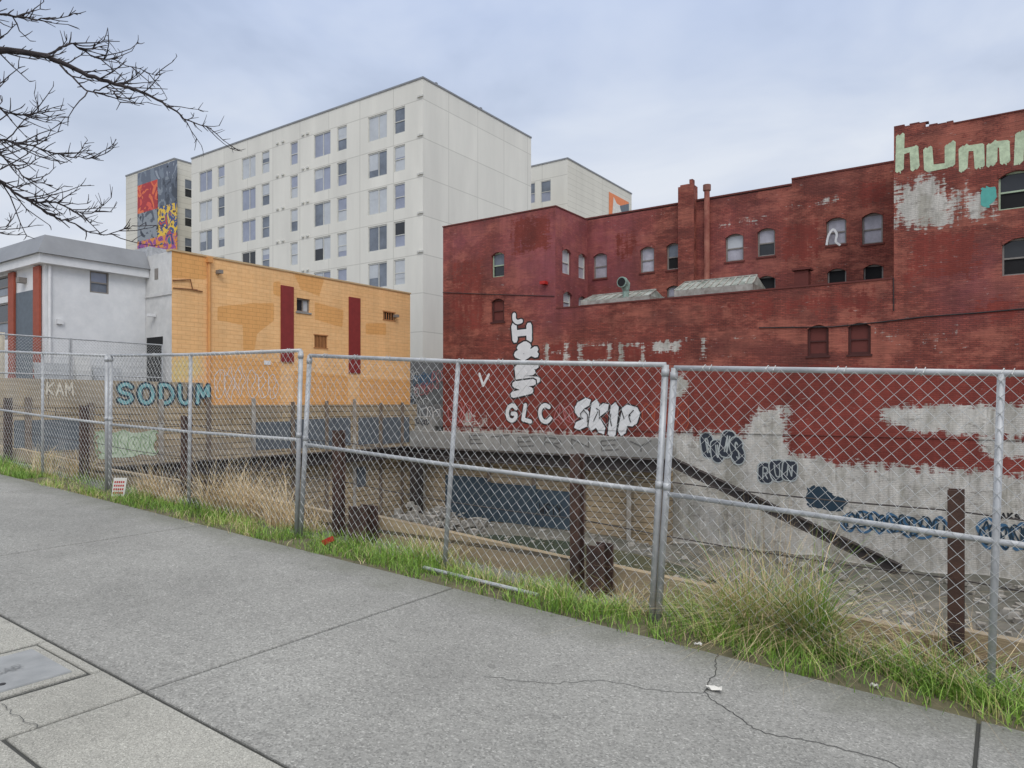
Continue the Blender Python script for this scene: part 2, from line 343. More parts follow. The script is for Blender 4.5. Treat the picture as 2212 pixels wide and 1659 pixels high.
def wall(name, P, a0, a1, b0, b1, holes, step, mat, parent, mask=None, top=None, brk=(), depth=0.2):
    def lines(lo, hi, ex):
        n = max(1, int(math.ceil((hi-lo)/step))); s = [lo+(hi-lo)*i/n for i in range(n+1)]
        s += [e for e in ex if lo < e < hi]; s.sort(); r = [s[0]]
        for x in s[1:]:
            if x-r[-1] > 1e-4: r.append(x)
        return r
    AL = lines(a0, a1, [h[0] for h in holes]+[h[1] for h in holes]+list(brk))
    BL = lines(b0, b1, [h[2] for h in holes]+[h[3] for h in holes]+([top(x) for x in brk]+[top(x+0.01) for x in brk] if top else []))
    mb = MB(); ab = []; na = len(AL)
    for b in BL:
        for a in AL: mb.v.append(P(a, b, 0)); ab.append((a, b))
    for j in range(len(BL)-1):
        bc = (BL[j]+BL[j+1])/2
        for i in range(na-1):
            ac = (AL[i]+AL[i+1])/2
            if top and bc > top(ac): continue
            if any(h[0] < ac < h[1] and h[2] < bc < h[3] for h in holes): continue
            mb.f.append((j*na+i, j*na+i+1, (j+1)*na+i+1, (j+1)*na+i)); mb.mi.append(0)
    def addq(pts):
        o = len(mb.v)
        for (a, b, d) in pts: mb.v.append(P(a, b, d)); ab.append((a, b))
        mb.f.append(tuple(range(o, o+len(pts)))); mb.mi.append(0)
    for h in holes:
        x0, x1, z0, z1 = h[:4]
        addq([(x0, z0, 0), (x0, z1, 0), (x0, z1, depth), (x0, z0, depth)]); addq([(x1, z0, 0), (x1, z1, 0), (x1, z1, depth), (x1, z0, depth)])
        addq([(x0, z0, 0), (x1, z0, 0), (x1, z0, depth), (x0, z0, depth)]); addq([(x0, z1, 0), (x1, z1, 0), (x1, z1, depth), (x0, z1, depth)])
        if len(h) > 4 and h[4]:
            w = x1-x0; rise = 0.2*w; n = 10
            arc = [(x0+w*i/n, z1-rise*(2*(i/n)-1)**2) for i in range(n+1)]
            for i in range(n):
                (p, q), (p2, q2) = arc[i], arc[i+1]
                addq([(p, q, 0.004), (p2, q2, 0.004), (p2, z1, 0.004), (p, z1, 0.004)]); addq([(p, q, 0.004), (p2, q2, 0.004), (p2, q2, depth*0.8), (p, q, depth*0.8)])
                addq([(p, q, -0.03), (p2, q2, -0.03), (p2, q2+0.2, -0.03), (p, q+0.2, -0.03)]); addq([(p, q+0.2, -0.03), (p2, q2+0.2, -0.03), (p2, q2+0.2, -0.001), (p, q+0.2, -0.001)]); addq([(p, q, -0.03), (p2, q2, -0.03), (p2, q2, 0.003), (p, q, 0.003)])
    o = mb.build(name, mat, parent)
    if mask:
        A = np.array([p[0] for p in ab]); B = np.array([p[1] for p in ab]); m = mask(A, B)
        at = o.data.color_attributes.new('paint', 'FLOAT_COLOR', 'POINT'); at.data.foreach_set('color', m.astype(np.float32).ravel())
    return o

def win(parent, P, h, depth, frame, up, low, kind='hung', fw=0.06, sill=None):
    a0, a1, b0, b1 = h[:4]; mb = MB()
    d0, d1 = depth-0.09, depth
    mb.boxp(P, a0, a0+fw, b0, b1, d0, d1); mb.boxp(P, a1-fw, a1, b0, b1, d0, d1)
    mb.boxp(P, a0+fw, a1-fw, b0, b0+fw, d0, d1); mb.boxp(P, a0+fw, a1-fw, b1-fw*1.3, b1, d0, d1)
    w = mb.build('window', frame, parent)
    A0, A1, B0, B1 = a0+fw, a1-fw, b0+fw, b1-fw*1.3
    if kind == 'hung':
        bm = B0+(B1-B0)*0.48
        s = MB(); s.boxp(P, A0, A1, bm-0.03, bm+0.03, d0+0.01, d1-0.002); s.build('sash', frame, w)
        p = MB(); p.boxp(P, A0, A1, bm+0.03, B1, d1-0.04, d1-0.01); p.build('pane', up, w)
        p = MB(); p.boxp(P, A0, A1, B0, bm-0.03, d1-0.03, d1-0.002); p.build('pane', low, w)
    elif kind == 'slide':
        am = A0+(A1-A0)*0.55
        s = MB(); s.boxp(P, am-0.035, am+0.035, B0, B1, d0+0.01, d1-0.002); s.build('mullion', frame, w)
        p = MB(); p.boxp(P, A0, am-0.035, B0, B1, d1-0.04, d1-0.01); p.build('pane', up, w)
        p = MB(); p.boxp(P, am+0.035, A1, B0, B1, d1-0.03, d1-0.002); p.build('pane', low, w)
    else:
        p = MB(); p.boxp(P, A0, A1, B0, B1, d1-0.04, d1-0.005); p.build('pane', up, w)
    if sill:
        s = MB(); s.boxp(P, a0-0.06, a1+0.06, b0-0.09, b0-0.003, -0.05, depth-0.1); s.build('sill', sill, w)
    return w

def smooth(pts, n=5, closed=False):
    r = []; m = len(pts)
    for i in range(m if closed else m-1):
        g = (lambda k: pts[k % m]) if closed else (lambda k: pts[max(0, min(m-1, k))])
        p0, p1, p2, p3 = g(i-1), g(i), g(i+1), g(i+2)
        for k in range(n):
            t = k/n
            r.append(tuple(0.5*((2*p1[j])+(-p0[j]+p2[j])*t+(2*p0[j]-5*p1[j]+4*p2[j]-p3[j])*t*t+(-p0[j]+3*p1[j]-3*p2[j]+p3[j])*t**3) for j in range(len(p1))))
    r.append(tuple(pts[0] if closed else pts[-1])); return r
# hand-drawn stroke alphabet: r = rounded strokes, s = straight strokes; digits are the angular spray forms
SF = {'G': 'r.95,.82 .6,1 .2,.85 .05,.5 .2,.12 .6,0 .92,.15 .95,.45 .6,.45', 'L': 's.1,1 .1,.02 .9,0', 'C': 'r.95,.85 .6,1 .2,.85 .05,.5 .2,.12 .6,0 .95,.15',
      'S': 'r.9,.85 .55,1 .12,.85 .2,.58 .75,.45 .92,.2 .5,0 .08,.14', 'K': 's.1,1 .1,0|s.9,1 .15,.5 .95,0', 'P': 's.1,0 .1,1|r.1,1 .7,1 .95,.75 .7,.48 .1,.46',
      'R': 's.1,0 .1,1|r.1,1 .7,1 .95,.75 .7,.5 .1,.48|s.4,.48 .95,0', 'U': 'r.08,1 .1,.35 .3,.02 .7,.02 .9,.35 .92,1', 'N': 's.08,0 .08,1 .92,0 .92,1', 'E': 's.9,1 .1,1 .1,0 .9,0|s.1,.5 .75,.5',
      'H': 's.1,1 .1,0|s.9,1 .9,0|s.1,.5 .9,.5', 'T': 's0,1 1,1|s.5,1 .5,0', 'Y': 's.05,1 .5,.5 .95,1|s.5,.5 .5,0', 'O': 'r.5,1 .15,.85 .03,.5 .15,.15 .5,0 .85,.15 .97,.5 .85,.85 .5,1',
      'D': 's.1,0 .1,1|r.1,1 .6,.98 .95,.7 .95,.3 .6,.02 .1,0', 'M': 's.05,0 .1,1 .5,.4 .9,1 .95,0', 'A': 's.05,0 .5,1 .95,0|s.25,.38 .75,.38', 'W': 's.03,1 .28,0 .5,.7 .72,0 .97,1', 'V': 's.05,1 .45,0 .95,.95',
      'I': 's.5,1 .5,0', '&': 's.95,.1 .25,.8 .5,1 .65,.8 .1,.3 .4,0 .95,.5', 'c': 'r.1,.95 .15,.4 .5,.1 .95,.2', 'h': 's.12,1 .1,0|s.12,.5 .8,.55 .88,0', 'n': 's.12,.85 .1,0|s.12,.8 .85,.75 .9,0', 'u': 's.1,.9 .14,.08 .86,.1 .9,.9',
      '1': 's1,1.1 .15,.9 .1,.6 .85,.48 .8,.1 -.1,-.08', '2': 's.1,1.1 .15,-.05|s1,1.05 .15,.5 1.05,-.1', '3': 's.6,1.15 .4,-.1', '4': 's.05,-.12 .15,1 1,.95 .85,.45 .15,.42',
      '5': 's.1,1 .2,0|s.85,1.05 .9,0|s.15,.45 .9,.6', '6': 's.95,.95 .15,.85 .2,.1 1,0|s.2,.5 .8,.55', '8': 's.95,1 .1,.75 .85,.4 .05,0'}
def sfont(ch):
    out = []
    for st in SF[ch].split('|'):
        pts = [tuple(float(x) for x in p.split(',')) for p in st[1:].split()]
        out.append(smooth(pts, 4) if st[0] == 'r' else pts)
    return out
def capsule(mb, P, p, q, w, d, mi, n=5):
    a = math.atan2(q[1]-p[1], q[0]-p[0]); r = w/2; pts = []
    for k in range(n+1): t = a+math.pi/2+math.pi*k/n; pts.append(P(p[0]+r*math.cos(t), p[1]+r*math.sin(t), d))
    for k in range(n+1): t = a-math.pi/2+math.pi*k/n; pts.append(P(q[0]+r*math.cos(t), q[1]+r*math.sin(t), d))
    mb.add(pts, [tuple(range(2*n+2))], mi)
def graffiti(parent, P, s, rect, mats, widths, jit=0.1, overlap=0.0, vertical=False, label=None, d=-0.008, seed=0, rot=None, ncap=5, name='graffiti'):
    a0, a1, b0, b1 = rect; n = len(s); R = random.Random(sum(map(ord, s))+seed); mb = MB(); dd = d
    W = widths[0]/2
    for i, ch in enumerate(s):
        if ch == ' ': continue
        if vertical:
            h = (b1-b0)/n; r = [a0+R.uniform(-jit, jit)*0.5*(a1-a0), a1+R.uniform(-jit, jit)*0.5*(a1-a0), b1-(i+1)*h-overlap*h/2, b1-i*h+overlap*h/2]; hh = h
        else:
            w = (a1-a0)/n; r = [a0+i*w-overlap*w/2, a0+(i+1)*w+overlap*w/2, b0, b1]; hh = b1-b0
        dz = hh*R.uniform(-jit, jit)*0.5; ro = R.uniform(-jit, jit)*(1 if rot is None else rot); sc = 1+R.uniform(-jit, jit)*0.5
        am, bm = (r[0]+r[1])/2, (r[2]+r[3])/2+dz; hw = max(0.02, (r[1]-r[0])/2-W)*sc; hh2 = max(0.02, (r[3]-r[2])/2-W)*sc
        c, sn_ = math.cos(ro), math.sin(ro); strokes = []
        for st in sfont(ch):
            pts = []
            for (x, y) in st:
                u = (x-0.5)*2*hw+R.uniform(-1, 1)*jit*0.04*hw; v = (y-0.5)*2*hh2
                pts.append((am+u*c-v*sn_, bm+u*sn_+v*c))
            strokes.append(pts)
        for li, wd in enumerate(widths):
            for pts in strokes:
                for k in range(len(pts)-1): capsule(mb, P, pts[k], pts[k+1], wd, dd, li, ncap); dd -= 0.0002
    o = mb.build(name, mats, parent)
    if label: o['label'] = label
    return o
def stroke(mb, P, pts, w, d, mi=0):
    m = len(pts); L = []
    for i in range(m):
        x0, y0 = pts[max(0, i-1)]; x1, y1 = pts[min(m-1, i+1)]
        dx, dy = x1-x0, y1-y0; l = math.hypot(dx, dy) or 1
        nx, ny = -dy/l*w/2, dx/l*w/2
        L.append((P(pts[i][0]+nx, pts[i][1]+ny, d), P(pts[i][0]-nx, pts[i][1]-ny, d)))
    for i in range(m-1): mb.quad(L[i][0], L[i][1], L[i+1][1], L[i+1][0], mi)
def bubbles(mb, P, a0, a1, b0, b1, n, w, d, R, mi=0):
    cw = (a1-a0)/n; h = b1-b0
    for i in range(n):
        ca = a0+cw*(i+0.5); cb = (b0+b1)/2+R.uniform(-0.08, 0.08)*h
        k = 9; pts = []
        for j in range(k):
            t = 2*math.pi*j/k; rr = R.uniform(0.62, 1.12)
            pts.append((ca+math.cos(t)*cw*0.6*rr, cb+math.sin(t)*h*0.5*rr))
        stroke(mb, P, smooth(pts, 5, True), w, d-0.0012*i, mi)
        pts = [(ca+R.uniform(-0.3, 0.3)*cw, cb+h*(0.3-0.2*j)) for j in range(4)]
        stroke(mb, P, smooth(pts, 4), w, d-0.0012*i-0.0006, mi)

# ---------------------------------------------------------------- ground, sidewalk, verge
def gfun(x, y):
    zs = gz(max(-45, min(14, x)))-0.07
    t = max(0, min(1, (y-5.2)/27.0)); return zs*(1-t)+0.2*t
XL = [-500, -150, -84, -60, -45, -36, -29.9, -20, -10, 0, 6.2, 14, 60, 500]
YL = [-500, -80, -20, 4.2, 5.3, 14, 23, 32.45, 45, 100, 500]
mb = MB()
for j in range(len(YL)):
    for i in range(len(XL)): mb.v.append((XL[i], YL[j], gfun(XL[i], YL[j])))
for j in range(len(YL)-1):
    for i in range(len(XL)-1):
        xc, yc = (XL[i]+XL[i+1])/2, (YL[j]+YL[j+1])/2
        if -29.9 < xc < 6.2 and 5.3 < yc < 32.45: continue
        n = len(XL); mb.f.append((j*n+i, j*n+i+1, (j+1)*n+i+1, (j+1)*n+i)); mb.mi.append(0)
o = mb.build('ground', M['ground']); o['kind'] = 'structure'

def slab(mb, x0, x1, y0, y1, mi=0, dz=0.0, th=0.07):
    e = 0.005
    T = [(x0+e, y0+e), (x1-e, y0+e), (x1-e, y1-e), (x0+e, y1-e)]; Bt = [(x0, y0), (x1, y0), (x1, y1), (x0, y1)]
    pts = [(x, y, gz(x)+dz) for x, y in T]+[(x, y, gz(x)+dz-0.006) for x, y in Bt]+[(x, y, gz(x)-th) for x, y in Bt]
    f = [(0, 1, 2, 3)]
    for k in range(4):
        k2 = (k+1) % 4; f += [(k, 4+k, 4+k2, k2), (4+k, 8+k, 8+k2, 4+k2)]
    mb.add(pts, f, mi)
mb = MB(); J = [-3.54+3.42*k for k in range(-11, 5)]; g = 0.009
for k in range(len(J)-1):
    slab(mb, J[k]+g, J[k+1]-g, 1.86+g, 4.27, 0)
    x0, x1 = J[k]+g, J[k+1]-g
    if abs(J[k+1]+3.54) < 0.01:
        slab(mb, x0, -4.62, 0.62, 1.86-g, 1, -0.003); slab(mb, -4.606, -3.96, 1.80, 1.86-g, 1, -0.003)
        slab(mb, -3.946, x1, 0.62, 1.86-g, 1, -0.003); slab(mb, -4.606, -3.96, 0.62, 1.08, 1, -0.003)
        slab(mb, x0, x1, -1.6, 0.606, 1, -0.003)
    else:
        slab(mb, x0, x1, 1.25+g, 1.86-g, 1, -0.003); slab(mb, x0, (x0+x1)/2-g, -1.6, 1.25-g, 1, -0.003); slab(mb, (x0+x1)/2+g, x1, -1.6, 1.25-g, 1, -0.003)
o = mb.build('sidewalk', [M['side'], M['strip']]); o['kind'] = 'structure'; SW = o
mb = MB(); x0, x1 = J[0], J[-1]
mb.quad((x0, -1.6, gz(x0)-0.014), (x1, -1.6, gz(x1)-0.014), (x1, 4.26, gz(x1)-0.014), (x0, 4.26, gz(x0)-0.014))
mb.build('joint_filler', M['joint'], SW)
def crack(pp, w):
    mb = MB()
    pts = [gpt(*p) for p in pp]; pts = smooth([(p.x, p.y) for p in pts], 9)
    pts = [(x+random.uniform(-0.012, 0.012), y+random.uniform(-0.012, 0.012)) for x, y in pts]
    stroke(mb, lambda a, b, d: (a, b, gz(a)+d), pts, w, 0.003); mb.build('crack', M['joint'], SW)
crack([(1552, 1412), (1545, 1450), (1528, 1500), (1590, 1545), (1640, 1580), (1760, 1605), (1900, 1640), (2010, 1690)], 0.005)
crack([(1050, 1462), (1180, 1476), (1300, 1472), (1420, 1492), (1525, 1498)], 0.0035)
crack([(0, 1520), (40, 1550), (90, 1575)], 0.003)

# verge soil
mb = MB(); nx = 181; ny = 9
for i in range(nx):
    x = -30+36.2*i/(nx-1)
    for j in range(ny):
        y = 4.2+1.1*j/(ny-1); t = max(0, (y-4.7)/0.6)
        mb.v.append((x, y, gz(x)-0.03+0.05*mn.noise(Vector((x*1.7, y*2.5, 0)))*(1 if j else 0)-0.13*min(1, t)))
for i in range(nx-1):
    for j in range(ny-1): mb.f.append((i*ny+j, (i+1)*ny+j, (i+1)*ny+j+1, i*ny+j+1)); mb.mi.append(0)
o = mb.build('verge_soil', M['soil'], smooth=True); o['kind'] = 'structure'
def vz(x, y): return gz(x)-0.03-0.13*max(0, min(1, (y-4.7)/0.6))

# utility cover
t = thing('utility_cover', 'grey rectangular utility access cover set in the sidewalk strip at lower left', 'utility cover', (-4.28, 1.42, gz(-4.28)))
mb = MB(); slab(mb, -4.58, -3.985, 1.10, 1.785, 0, 0.0); mb.build('frame', M['strip'], t)
mb = MB(); slab(mb, -4.52, -4.04, 1.15, 1.74, 0, 0.008, 0.0); mb.build('lid', M['lid'], t)
PL = lambda a, b, d: (-b, a, gz(-b)+0.0105-d)
k0 = 1.21
for wd in ('PG', 'EL', 'CAR'):
    graffiti(t, PL, wd, (k0, k0+0.045*len(wd), 4.25, 4.31), [M['lidtext']], [0.006], 0.0, 0.0, d=0.0, name='lettering'); k0 += 0.045*(len(wd)+0.8)
mb = MB(); mb.tube([(-4.12, 1.45, gz(-4.12)+0.004), (-4.12, 1.45, gz(-4.12)+0.0105)], 0.016, 12); mb.build('lift_hole', M['black'], t)

# ---------------------------------------------------------------- pit
mb = MB(); nx, ny = 90, 70
for i in range(nx):
    x = -29.9+36.1*i/(nx-1)
    for j in range(ny):
        y = 5.3+27.15*j/(ny-1)
        z = -5.05+0.35*mn.noise(Vector((x*0.25, y*0.25, 1)))+0.14*mn.noise(Vector((x*1.1, y*1.1, 4)))
        z += 1.5*math.exp(-((x-2.5)/4)**2-((y-20)/7)**2)
        mb.v.append((x, y, z))
for i in range(nx-1):
    for j in range(ny-1): mb.f.append((i*ny+j, (i+1)*ny+j, (i+1)*ny+j+1, i*ny+j+1)); mb.mi.append(0)
o = mb.build('pit_floor', M['pit'], smooth=True); o['kind'] = 'structure'
m, nt, b = nm('murky_water'); b.inputs['Base Color'].default_value = (0.06, 0.07, 0.04, 1); b.inputs['Roughness'].default_value = 0.15
n_bump(nt, b, n_noise(nt, n_coord(nt, 'Object'), 2.5, 3), 0.15, 0.05); M['water'] = m
mb = MB(); pts = []
for k in range(40):
    a = 2*math.pi*k/40; r = 1+0.25*mn.noise(Vector((math.cos(a)*2, math.sin(a)*2, 0)))
    pts.append((-17+8*r*math.cos(a), 25.5+3.4*r*math.sin(a), -4.93))
mb.add(pts, [tuple(range(40))]); o = mb.build('pit_water', M['water']); o['kind'] = 'structure'

PLW = lambda a, b, d: (-29.75-d, a, b)      # left retaining wall face (a = y)
PB = lambda a, b, d: (a, 31.8+d, b)         # back retaining wall face
t = thing('retaining_wall', 'long brown timber lagging wall below the orange building on the left side of the pit', 'retaining wall', (-29.8, 18, -5)); RWL = t
mb = MB(); mb.boxp(PLW, 5.3, 32.4, -5.3, 1.5, 0, 0.14); mb.build('planks', M['wood'], t)
mb = MB(); mb.boxp(PLW, 5.3, 18.3, 1.5, 2.5, 0.03, 0.06); mb.build('plywood_hoarding', M['ply'], t)
for k, px in enumerate((60, 195, 347, 450, 547, 632, 705, 765, 822, 868)):
    y = xpt(px, 900, -29.75)[0]; mb = MB()
    mb.boxp(PLW, y-0.11, y+0.11, -5.2, 1.5+(0.3, 0.1, 0.25, 0.35, 0.3, 0.15, 0.2, 0.3, 0.1, 0.12)[k], -0.05, -0.02); mb.boxp(PLW, y-0.012, y+0.012, -5.2, 1.5, -0.02, 0.0)
    mb.build('pile', M['chalk'] if k in (2, 4, 7) else M['brownpile'], t)
def lrect(px0, py0, px1, py1):
    y0, z1 = xpt(px0, py0, -29.75); y1, z0 = xpt(px1, py1, -29.75); return y0, y1, z0, z1
for r in ((552, 912, 628, 968), (627, 906, 702, 965), (701, 903, 757, 962), (774, 902, 818, 958), (824, 902, 884, 955), (30, 908, 190, 970), (770, 1010, 790, 1050)):
    a0, a1, b0, b1 = lrect(*r); mb = MB(); mb.boxp(PLW, a0, a1, b0, b1, -0.012-0.002*(r[0] % 3), -0.001); mb.build('painted_panel', M['slate'], t)
mb = MB(); a0, a1, b0, b1 = lrect(205, 930, 345, 985)
R = random.Random(3); pts = []
for k in range(26):
    an = 2*math.pi*k/26; q = R.uniform(0.8, 1.1)
    pts.append(((a0+a1)/2+(a1-a0)*0.55*q*max(-0.85, min(0.85, 1.2*math.cos(an))), (b0+b1)/2+(b1-b0)*0.55*q*max(-0.85, min(0.85, 1.2*math.sin(an)))))
mb.add([PLW(a, b, -0.014) for a, b in pts], [tuple(range(26))], 0)
bubbles(mb, PLW, a0, a1, b0+0.1, b1-0.1, 6, 0.04, -0.018, R, 1)
mb.build('graffiti', [M['mint'], flat('mint_dark', lin(150, 175, 135))], t)['label'] = 'pale mint green graffiti patch'
PH = lambda a, b, d: PLW(a, b, d+0.02)
a0, a1, b0, b1 = lrect(248, 832, 457, 876)
graffiti(t, PH, 'SODUM', (a0, a1, 1.46, 2.50), [M['tealdark'], M['teal']], [0.28, 0.14], 0.02, 0.02, False, 'light blue SODUM capitals with dark outline')
a0, a1, b0, b1 = lrect(98, 826, 160, 852)
graffiti(t, PH, 'KAM', (a0, a1, 1.85, 2.38), [M['kam']], [0.065], 0.1, 0.0, False, 'faint pale KAM lettering')

XE = ypt(1442, 1000, 31.8)[0]
t = thing('retaining_wall', 'timber lagging wall at the back of the pit with a large dark blue painted patch', 'retaining wall', (-20, 31.9, -5)); RWB = t
mb = MB(); mb.box(-29.7, XE, 31.8, 31.95, -5.3, -0.25); mb.box(XE-0.15, XE, 31.953, 32.45, -5.3, -0.25); mb.build('planks', M['wood'], t)
mb = MB(); mb.box(-29.7, XE+0.03, 31.72, 32.4, -1.05, -0.1); mb.build('concrete_band', M['conc'], t)
def brect(px0, py0, px1, py1, y=31.8):
    a0, b1 = ypt(px0, py0, y); a1, b0 = ypt(px1, py1, y); return a0, a1, b0, b1
def bpile(x, z0, z1, mat):
    mb = MB(); mb.boxp(PB, x-0.12, x+0.12, z0, z1, -0.095, -0.065); mb.boxp(PB, x-0.012, x+0.012, z0, z1, -0.064, -0.013); mb.build('pile', mat, t)
for k, px in enumerate((917, 1058, 1155, 1262, 1360, 1432)):
    x = ypt(px, 1000, 31.8)[0]
    if k in (1, 2): bpile(x, -5.2, -2.8, M['bluep']); bpile(x, -2.797, -1.06, M['brownpile'])
    else: bpile(x, -5.2, -1.06, M['chalk'] if k in (0, 4) else M['brownpile'])
for j, (px0, px1, zt) in enumerate(((962, 1060, -2.6), (1059, 1156, -2.85), (1155, 1258, -3.0))):
    a0, a1, b0, b1 = brect(px0, 1040, px1, 1128); mb = MB(); mb.boxp(PB, a0, a1, -5.0, zt, -0.006-0.002*j, -0.001); mb.build('painted_panel', M['bluep'], t)
a0, a1, _, _ = brect(1165, 1080, 1215, 1100)
graffiti(t, PB, 'WSIY', (a0, a1, -4.3, -3.7), [M['black']], [0.07], 0.2, 0.1, d=-0.02)
a0, a1, _, _ = brect(995, 950, 1428, 960, 31.72)
graffiti(t, lambda a, b, d: (a, 31.72+d, b), 'ETERNEY', (a0+0.3, a1-0.2, -0.76, -0.2), [M['charcoal']], [0.07], 0.12, -0.25, False, 'very faded thin letters on the concrete band')

# walers and brace
o = MB(); o.ibeam((-29.3, 6.0, -1.25), (-29.3, 31.2, -1.3), 0.62, 0.55); o = o.build('steel_beam', M['darksteel'], org=(-29.3, 18, -1.5))
tag(o, 'horizontal dark steel beam running along the left timber wall of the pit', 'beam', 'steel beams bracing the pit')
o = MB(); o.ibeam((-29.6, 31.35, -1.38), (XE+0.3, 31.35, -1.38), 0.62, 0.55); o = o.build('steel_beam', M['darksteel'], org=(-20, 31.4, -1.6))
tag(o, 'horizontal dark steel beam along the back timber wall of the pit, above the dark blue patch', 'beam', 'steel beams bracing the pit')
p0 = (XE+0.3, 31.3, -1.1); q = zpt(1945, 1232, -4.8); p1 = (q[0], q[1], -4.8)
o = MB(); o.ibeam(p0, p1, 0.42, 0.32); o = o.build('steel_beam', M['darksteel'], org=p1)
tag(o, 'sloping dark steel brace descending past the white concrete base of the red building', 'beam', 'steel beams bracing the pit')
q = zpt(900, 1112, -4.9)
o = MB(); o.ibeam((q[0], q[1], -5.1), (q[0], q[1], -1.6), 0.6, 0.5, 0.04); o = o.build('steel_post', M['darksteel'], org=(q[0], q[1], -5.1))
tag(o, 'thick dark steel post standing in the far corner of the pit', 'post')
# rubble
mb = MB(); R = random.Random(5)
def lump(mb, c, r):
    pts = []
    for a, b, d in ((-1, -1, -1), (1, -1, -1), (1, 1, -1), (-1, 1, -1), (-1, -1, 1), (1, -1, 1), (1, 1, 1), (-1, 1, 1)):
        pts.append((c[0]+a*r*R.uniform(0.4, 1.1), c[1]+b*r*R.uniform(0.4, 1.1), c[2]+d*r*R.uniform(0.3, 0.8)))
    mb.add(pts, MB.BF, 0)
cx, cy = zpt(945, 1135, -5.0)
for k in range(220): lump(mb, (cx+R.gauss(0, 1.1), cy+R.gauss(0, 0.9), -4.95+abs(R.gauss(0, 0.3))), R.uniform(0.04, 0.24))
for k in range(1400):
    x, y = R.uniform(-24, 6), R.uniform(11, 31); lump(mb, (x, y, -4.95+1.5*math.exp(-((x-2.5)/4)**2-((y-20)/7)**2)), R.uniform(0.02, 0.15))
tag(mb.build('rubble', basic('rubble', (0.42, 0.40, 0.36, 1), (0.22, 0.2, 0.17, 1), 3)), 'pale broken rubble scattered over the pit floor', 'rubble', None, 'stuff')

# front retaining wall and piles
t = thing('retaining_wall', 'low timber edge boards between the rusty piles behind the grass verge', 'retaining wall', (-8, 5.3, 0))
px_p = (2066, 1251, 737, 408, 187, 22); xs = []
for px in px_p: xs.append(5.12*ray(px, 0).x/ray(px, 0).y)
xs = [xs[0]+2.95]+xs+[xs[-1]-2.95, xs[-1]-5.9, xs[-1]-8.85]
for k in range(len(xs)-1):
    a, b = xs[k+1]+0.03, xs[k]-0.03; mb = MB(); R = random.Random(k)
    for j in range(14):
        z1 = 0.15-0.27*j+R.uniform(-0.02, 0.02)*(j == 0); h = 0.26; tl = R.uniform(-0.03, 0.03)*(j == 0)
        mb.add([(a, 5.2, gz(a)+z1-h), (b, 5.2, gz(b)+z1-h), (b, 5.28, gz(b)+z1-h), (a, 5.28, gz(a)+z1-h), (a, 5.2, gz(a)+z1+tl), (b, 5.2, gz(b)+z1-tl), (b, 5.28, gz(b)+z1-tl), (a, 5.28, gz(a)+z1+tl)], MB.BF)
    mb.build('planks', M['wood'], t)
plab = ['nearest rusty steel pile at the right edge behind the fence', 'rusty steel pile left of the double fence post, beside a short stub', 'rusty steel pile in front of the pit with a boxy steel stub on its right',
        'rusty steel pile under the SODUM lettering behind the fence', 'dark rusty pile second from the left behind the fence', 'leftmost dark rusty pile behind the fence']
for k in range(6):
    x = xs[k+1]; z = gz(x)+(1.05 if k else 1.06); mb = MB()
    w = 0.036 if k else 0.042
    mb.box(x-w, x+w, 5.03, 5.045, -3.8+gz(x), z); mb.box(x-w, x+w, 5.13, 5.145, -3.8+gz(x), z); mb.box(x-0.008, x+0.008, 5.045, 5.13, -3.8+gz(x), z-0.01)
    o = mb.build('steel_pile', M['rust'], org=(x, 5.1, gz(x)-0.1)); tag(o, plab[k], 'steel pile', 'rusty steel piles along the sidewalk')
for k, (px, lab) in enumerate(((785, 'boxy rusty steel stub right of the third pile from the right'), (1296, 'short rusty steel stub right of the second pile from the right'), (462, 'short rusty stub behind the straw grass under the SODUM board'))):
    yy = 5.06; x = yy*ray(px, 0).x/ray(px, 0).y; zt = ypt(px, (1093, 1176, 1036)[k], yy)[1]; mb = MB(); w = (0.12, 0.075, 0.1)[k]
    mb.box(x-w, x+w, yy-0.09, yy-0.07, -3+gz(x), zt); mb.box(x-w, x+w, yy+0.07, yy+0.09, -3+gz(x), zt); mb.box(x-0.012, x+0.012, yy-0.07, yy+0.07, -3+gz(x), zt-0.01)
    tag(mb.build('steel_stub', M['rust'], org=(x, yy, gz(x))), lab, 'steel stub', 'short steel stubs')
for hh, lab in ((0.92, 'upper wire cable strung through the rusty piles'), (0.5, 'lower wire cable strung through the rusty piles')):
    pts = []
    for k in range(len(xs)-1):
        for q in range(4):
            f = q/4; x = xs[k]*(1-f)+xs[k+1]*f; pts.append((x, 5.16, gz(x)+hh-0.12*f*(1-f)))
    mb = MB(); mb.tube(pts, 0.005, 5); tag(mb.build('wire_cable', M['darksteel'], org=(xs[3], 5.16, gz(xs[3])+hh)), lab, 'cable')

# ---------------------------------------------------------------- fence panels
def chain(mb, BL, BR, TL, TR, period, r, n=3):
    w = (BR-BL).length; h = (TL-BL).length; na = int(w/(period/2)); nb = int(h/(period/2))
    for i in range(na):
        pts = []
        for j in range(nb+1):
            a = (i+(j % 2) if i % 2 == 0 else i+1-(j % 2))/na; b = j/nb
            p = (BL*(1-a)+BR*a)*(1-b)+(TL*(1-a)+TR*a)*b
            q = 4*a*(1-a)
            p = p+Vector((0.012*q*mn.noise(Vector((p.x*2.5, p.z*2.5, 3))), 0.04*q*mn.noise(Vector((p.x*1.5, p.z*1.5, 0))), 0.014*q*mn.noise(Vector((p.x*2, p.z*2, 7)))))
            pts.append(p)
        mb.tube(pts, r, n, 0, False)
YF = 4.72
def v3(p): return Vector((p[0], YF, p[1]))
def gb(px):
    x = YF*ray(px, 0).x/ray(px, 0).y; return Vector((x, YF, gz(x)-0.02))
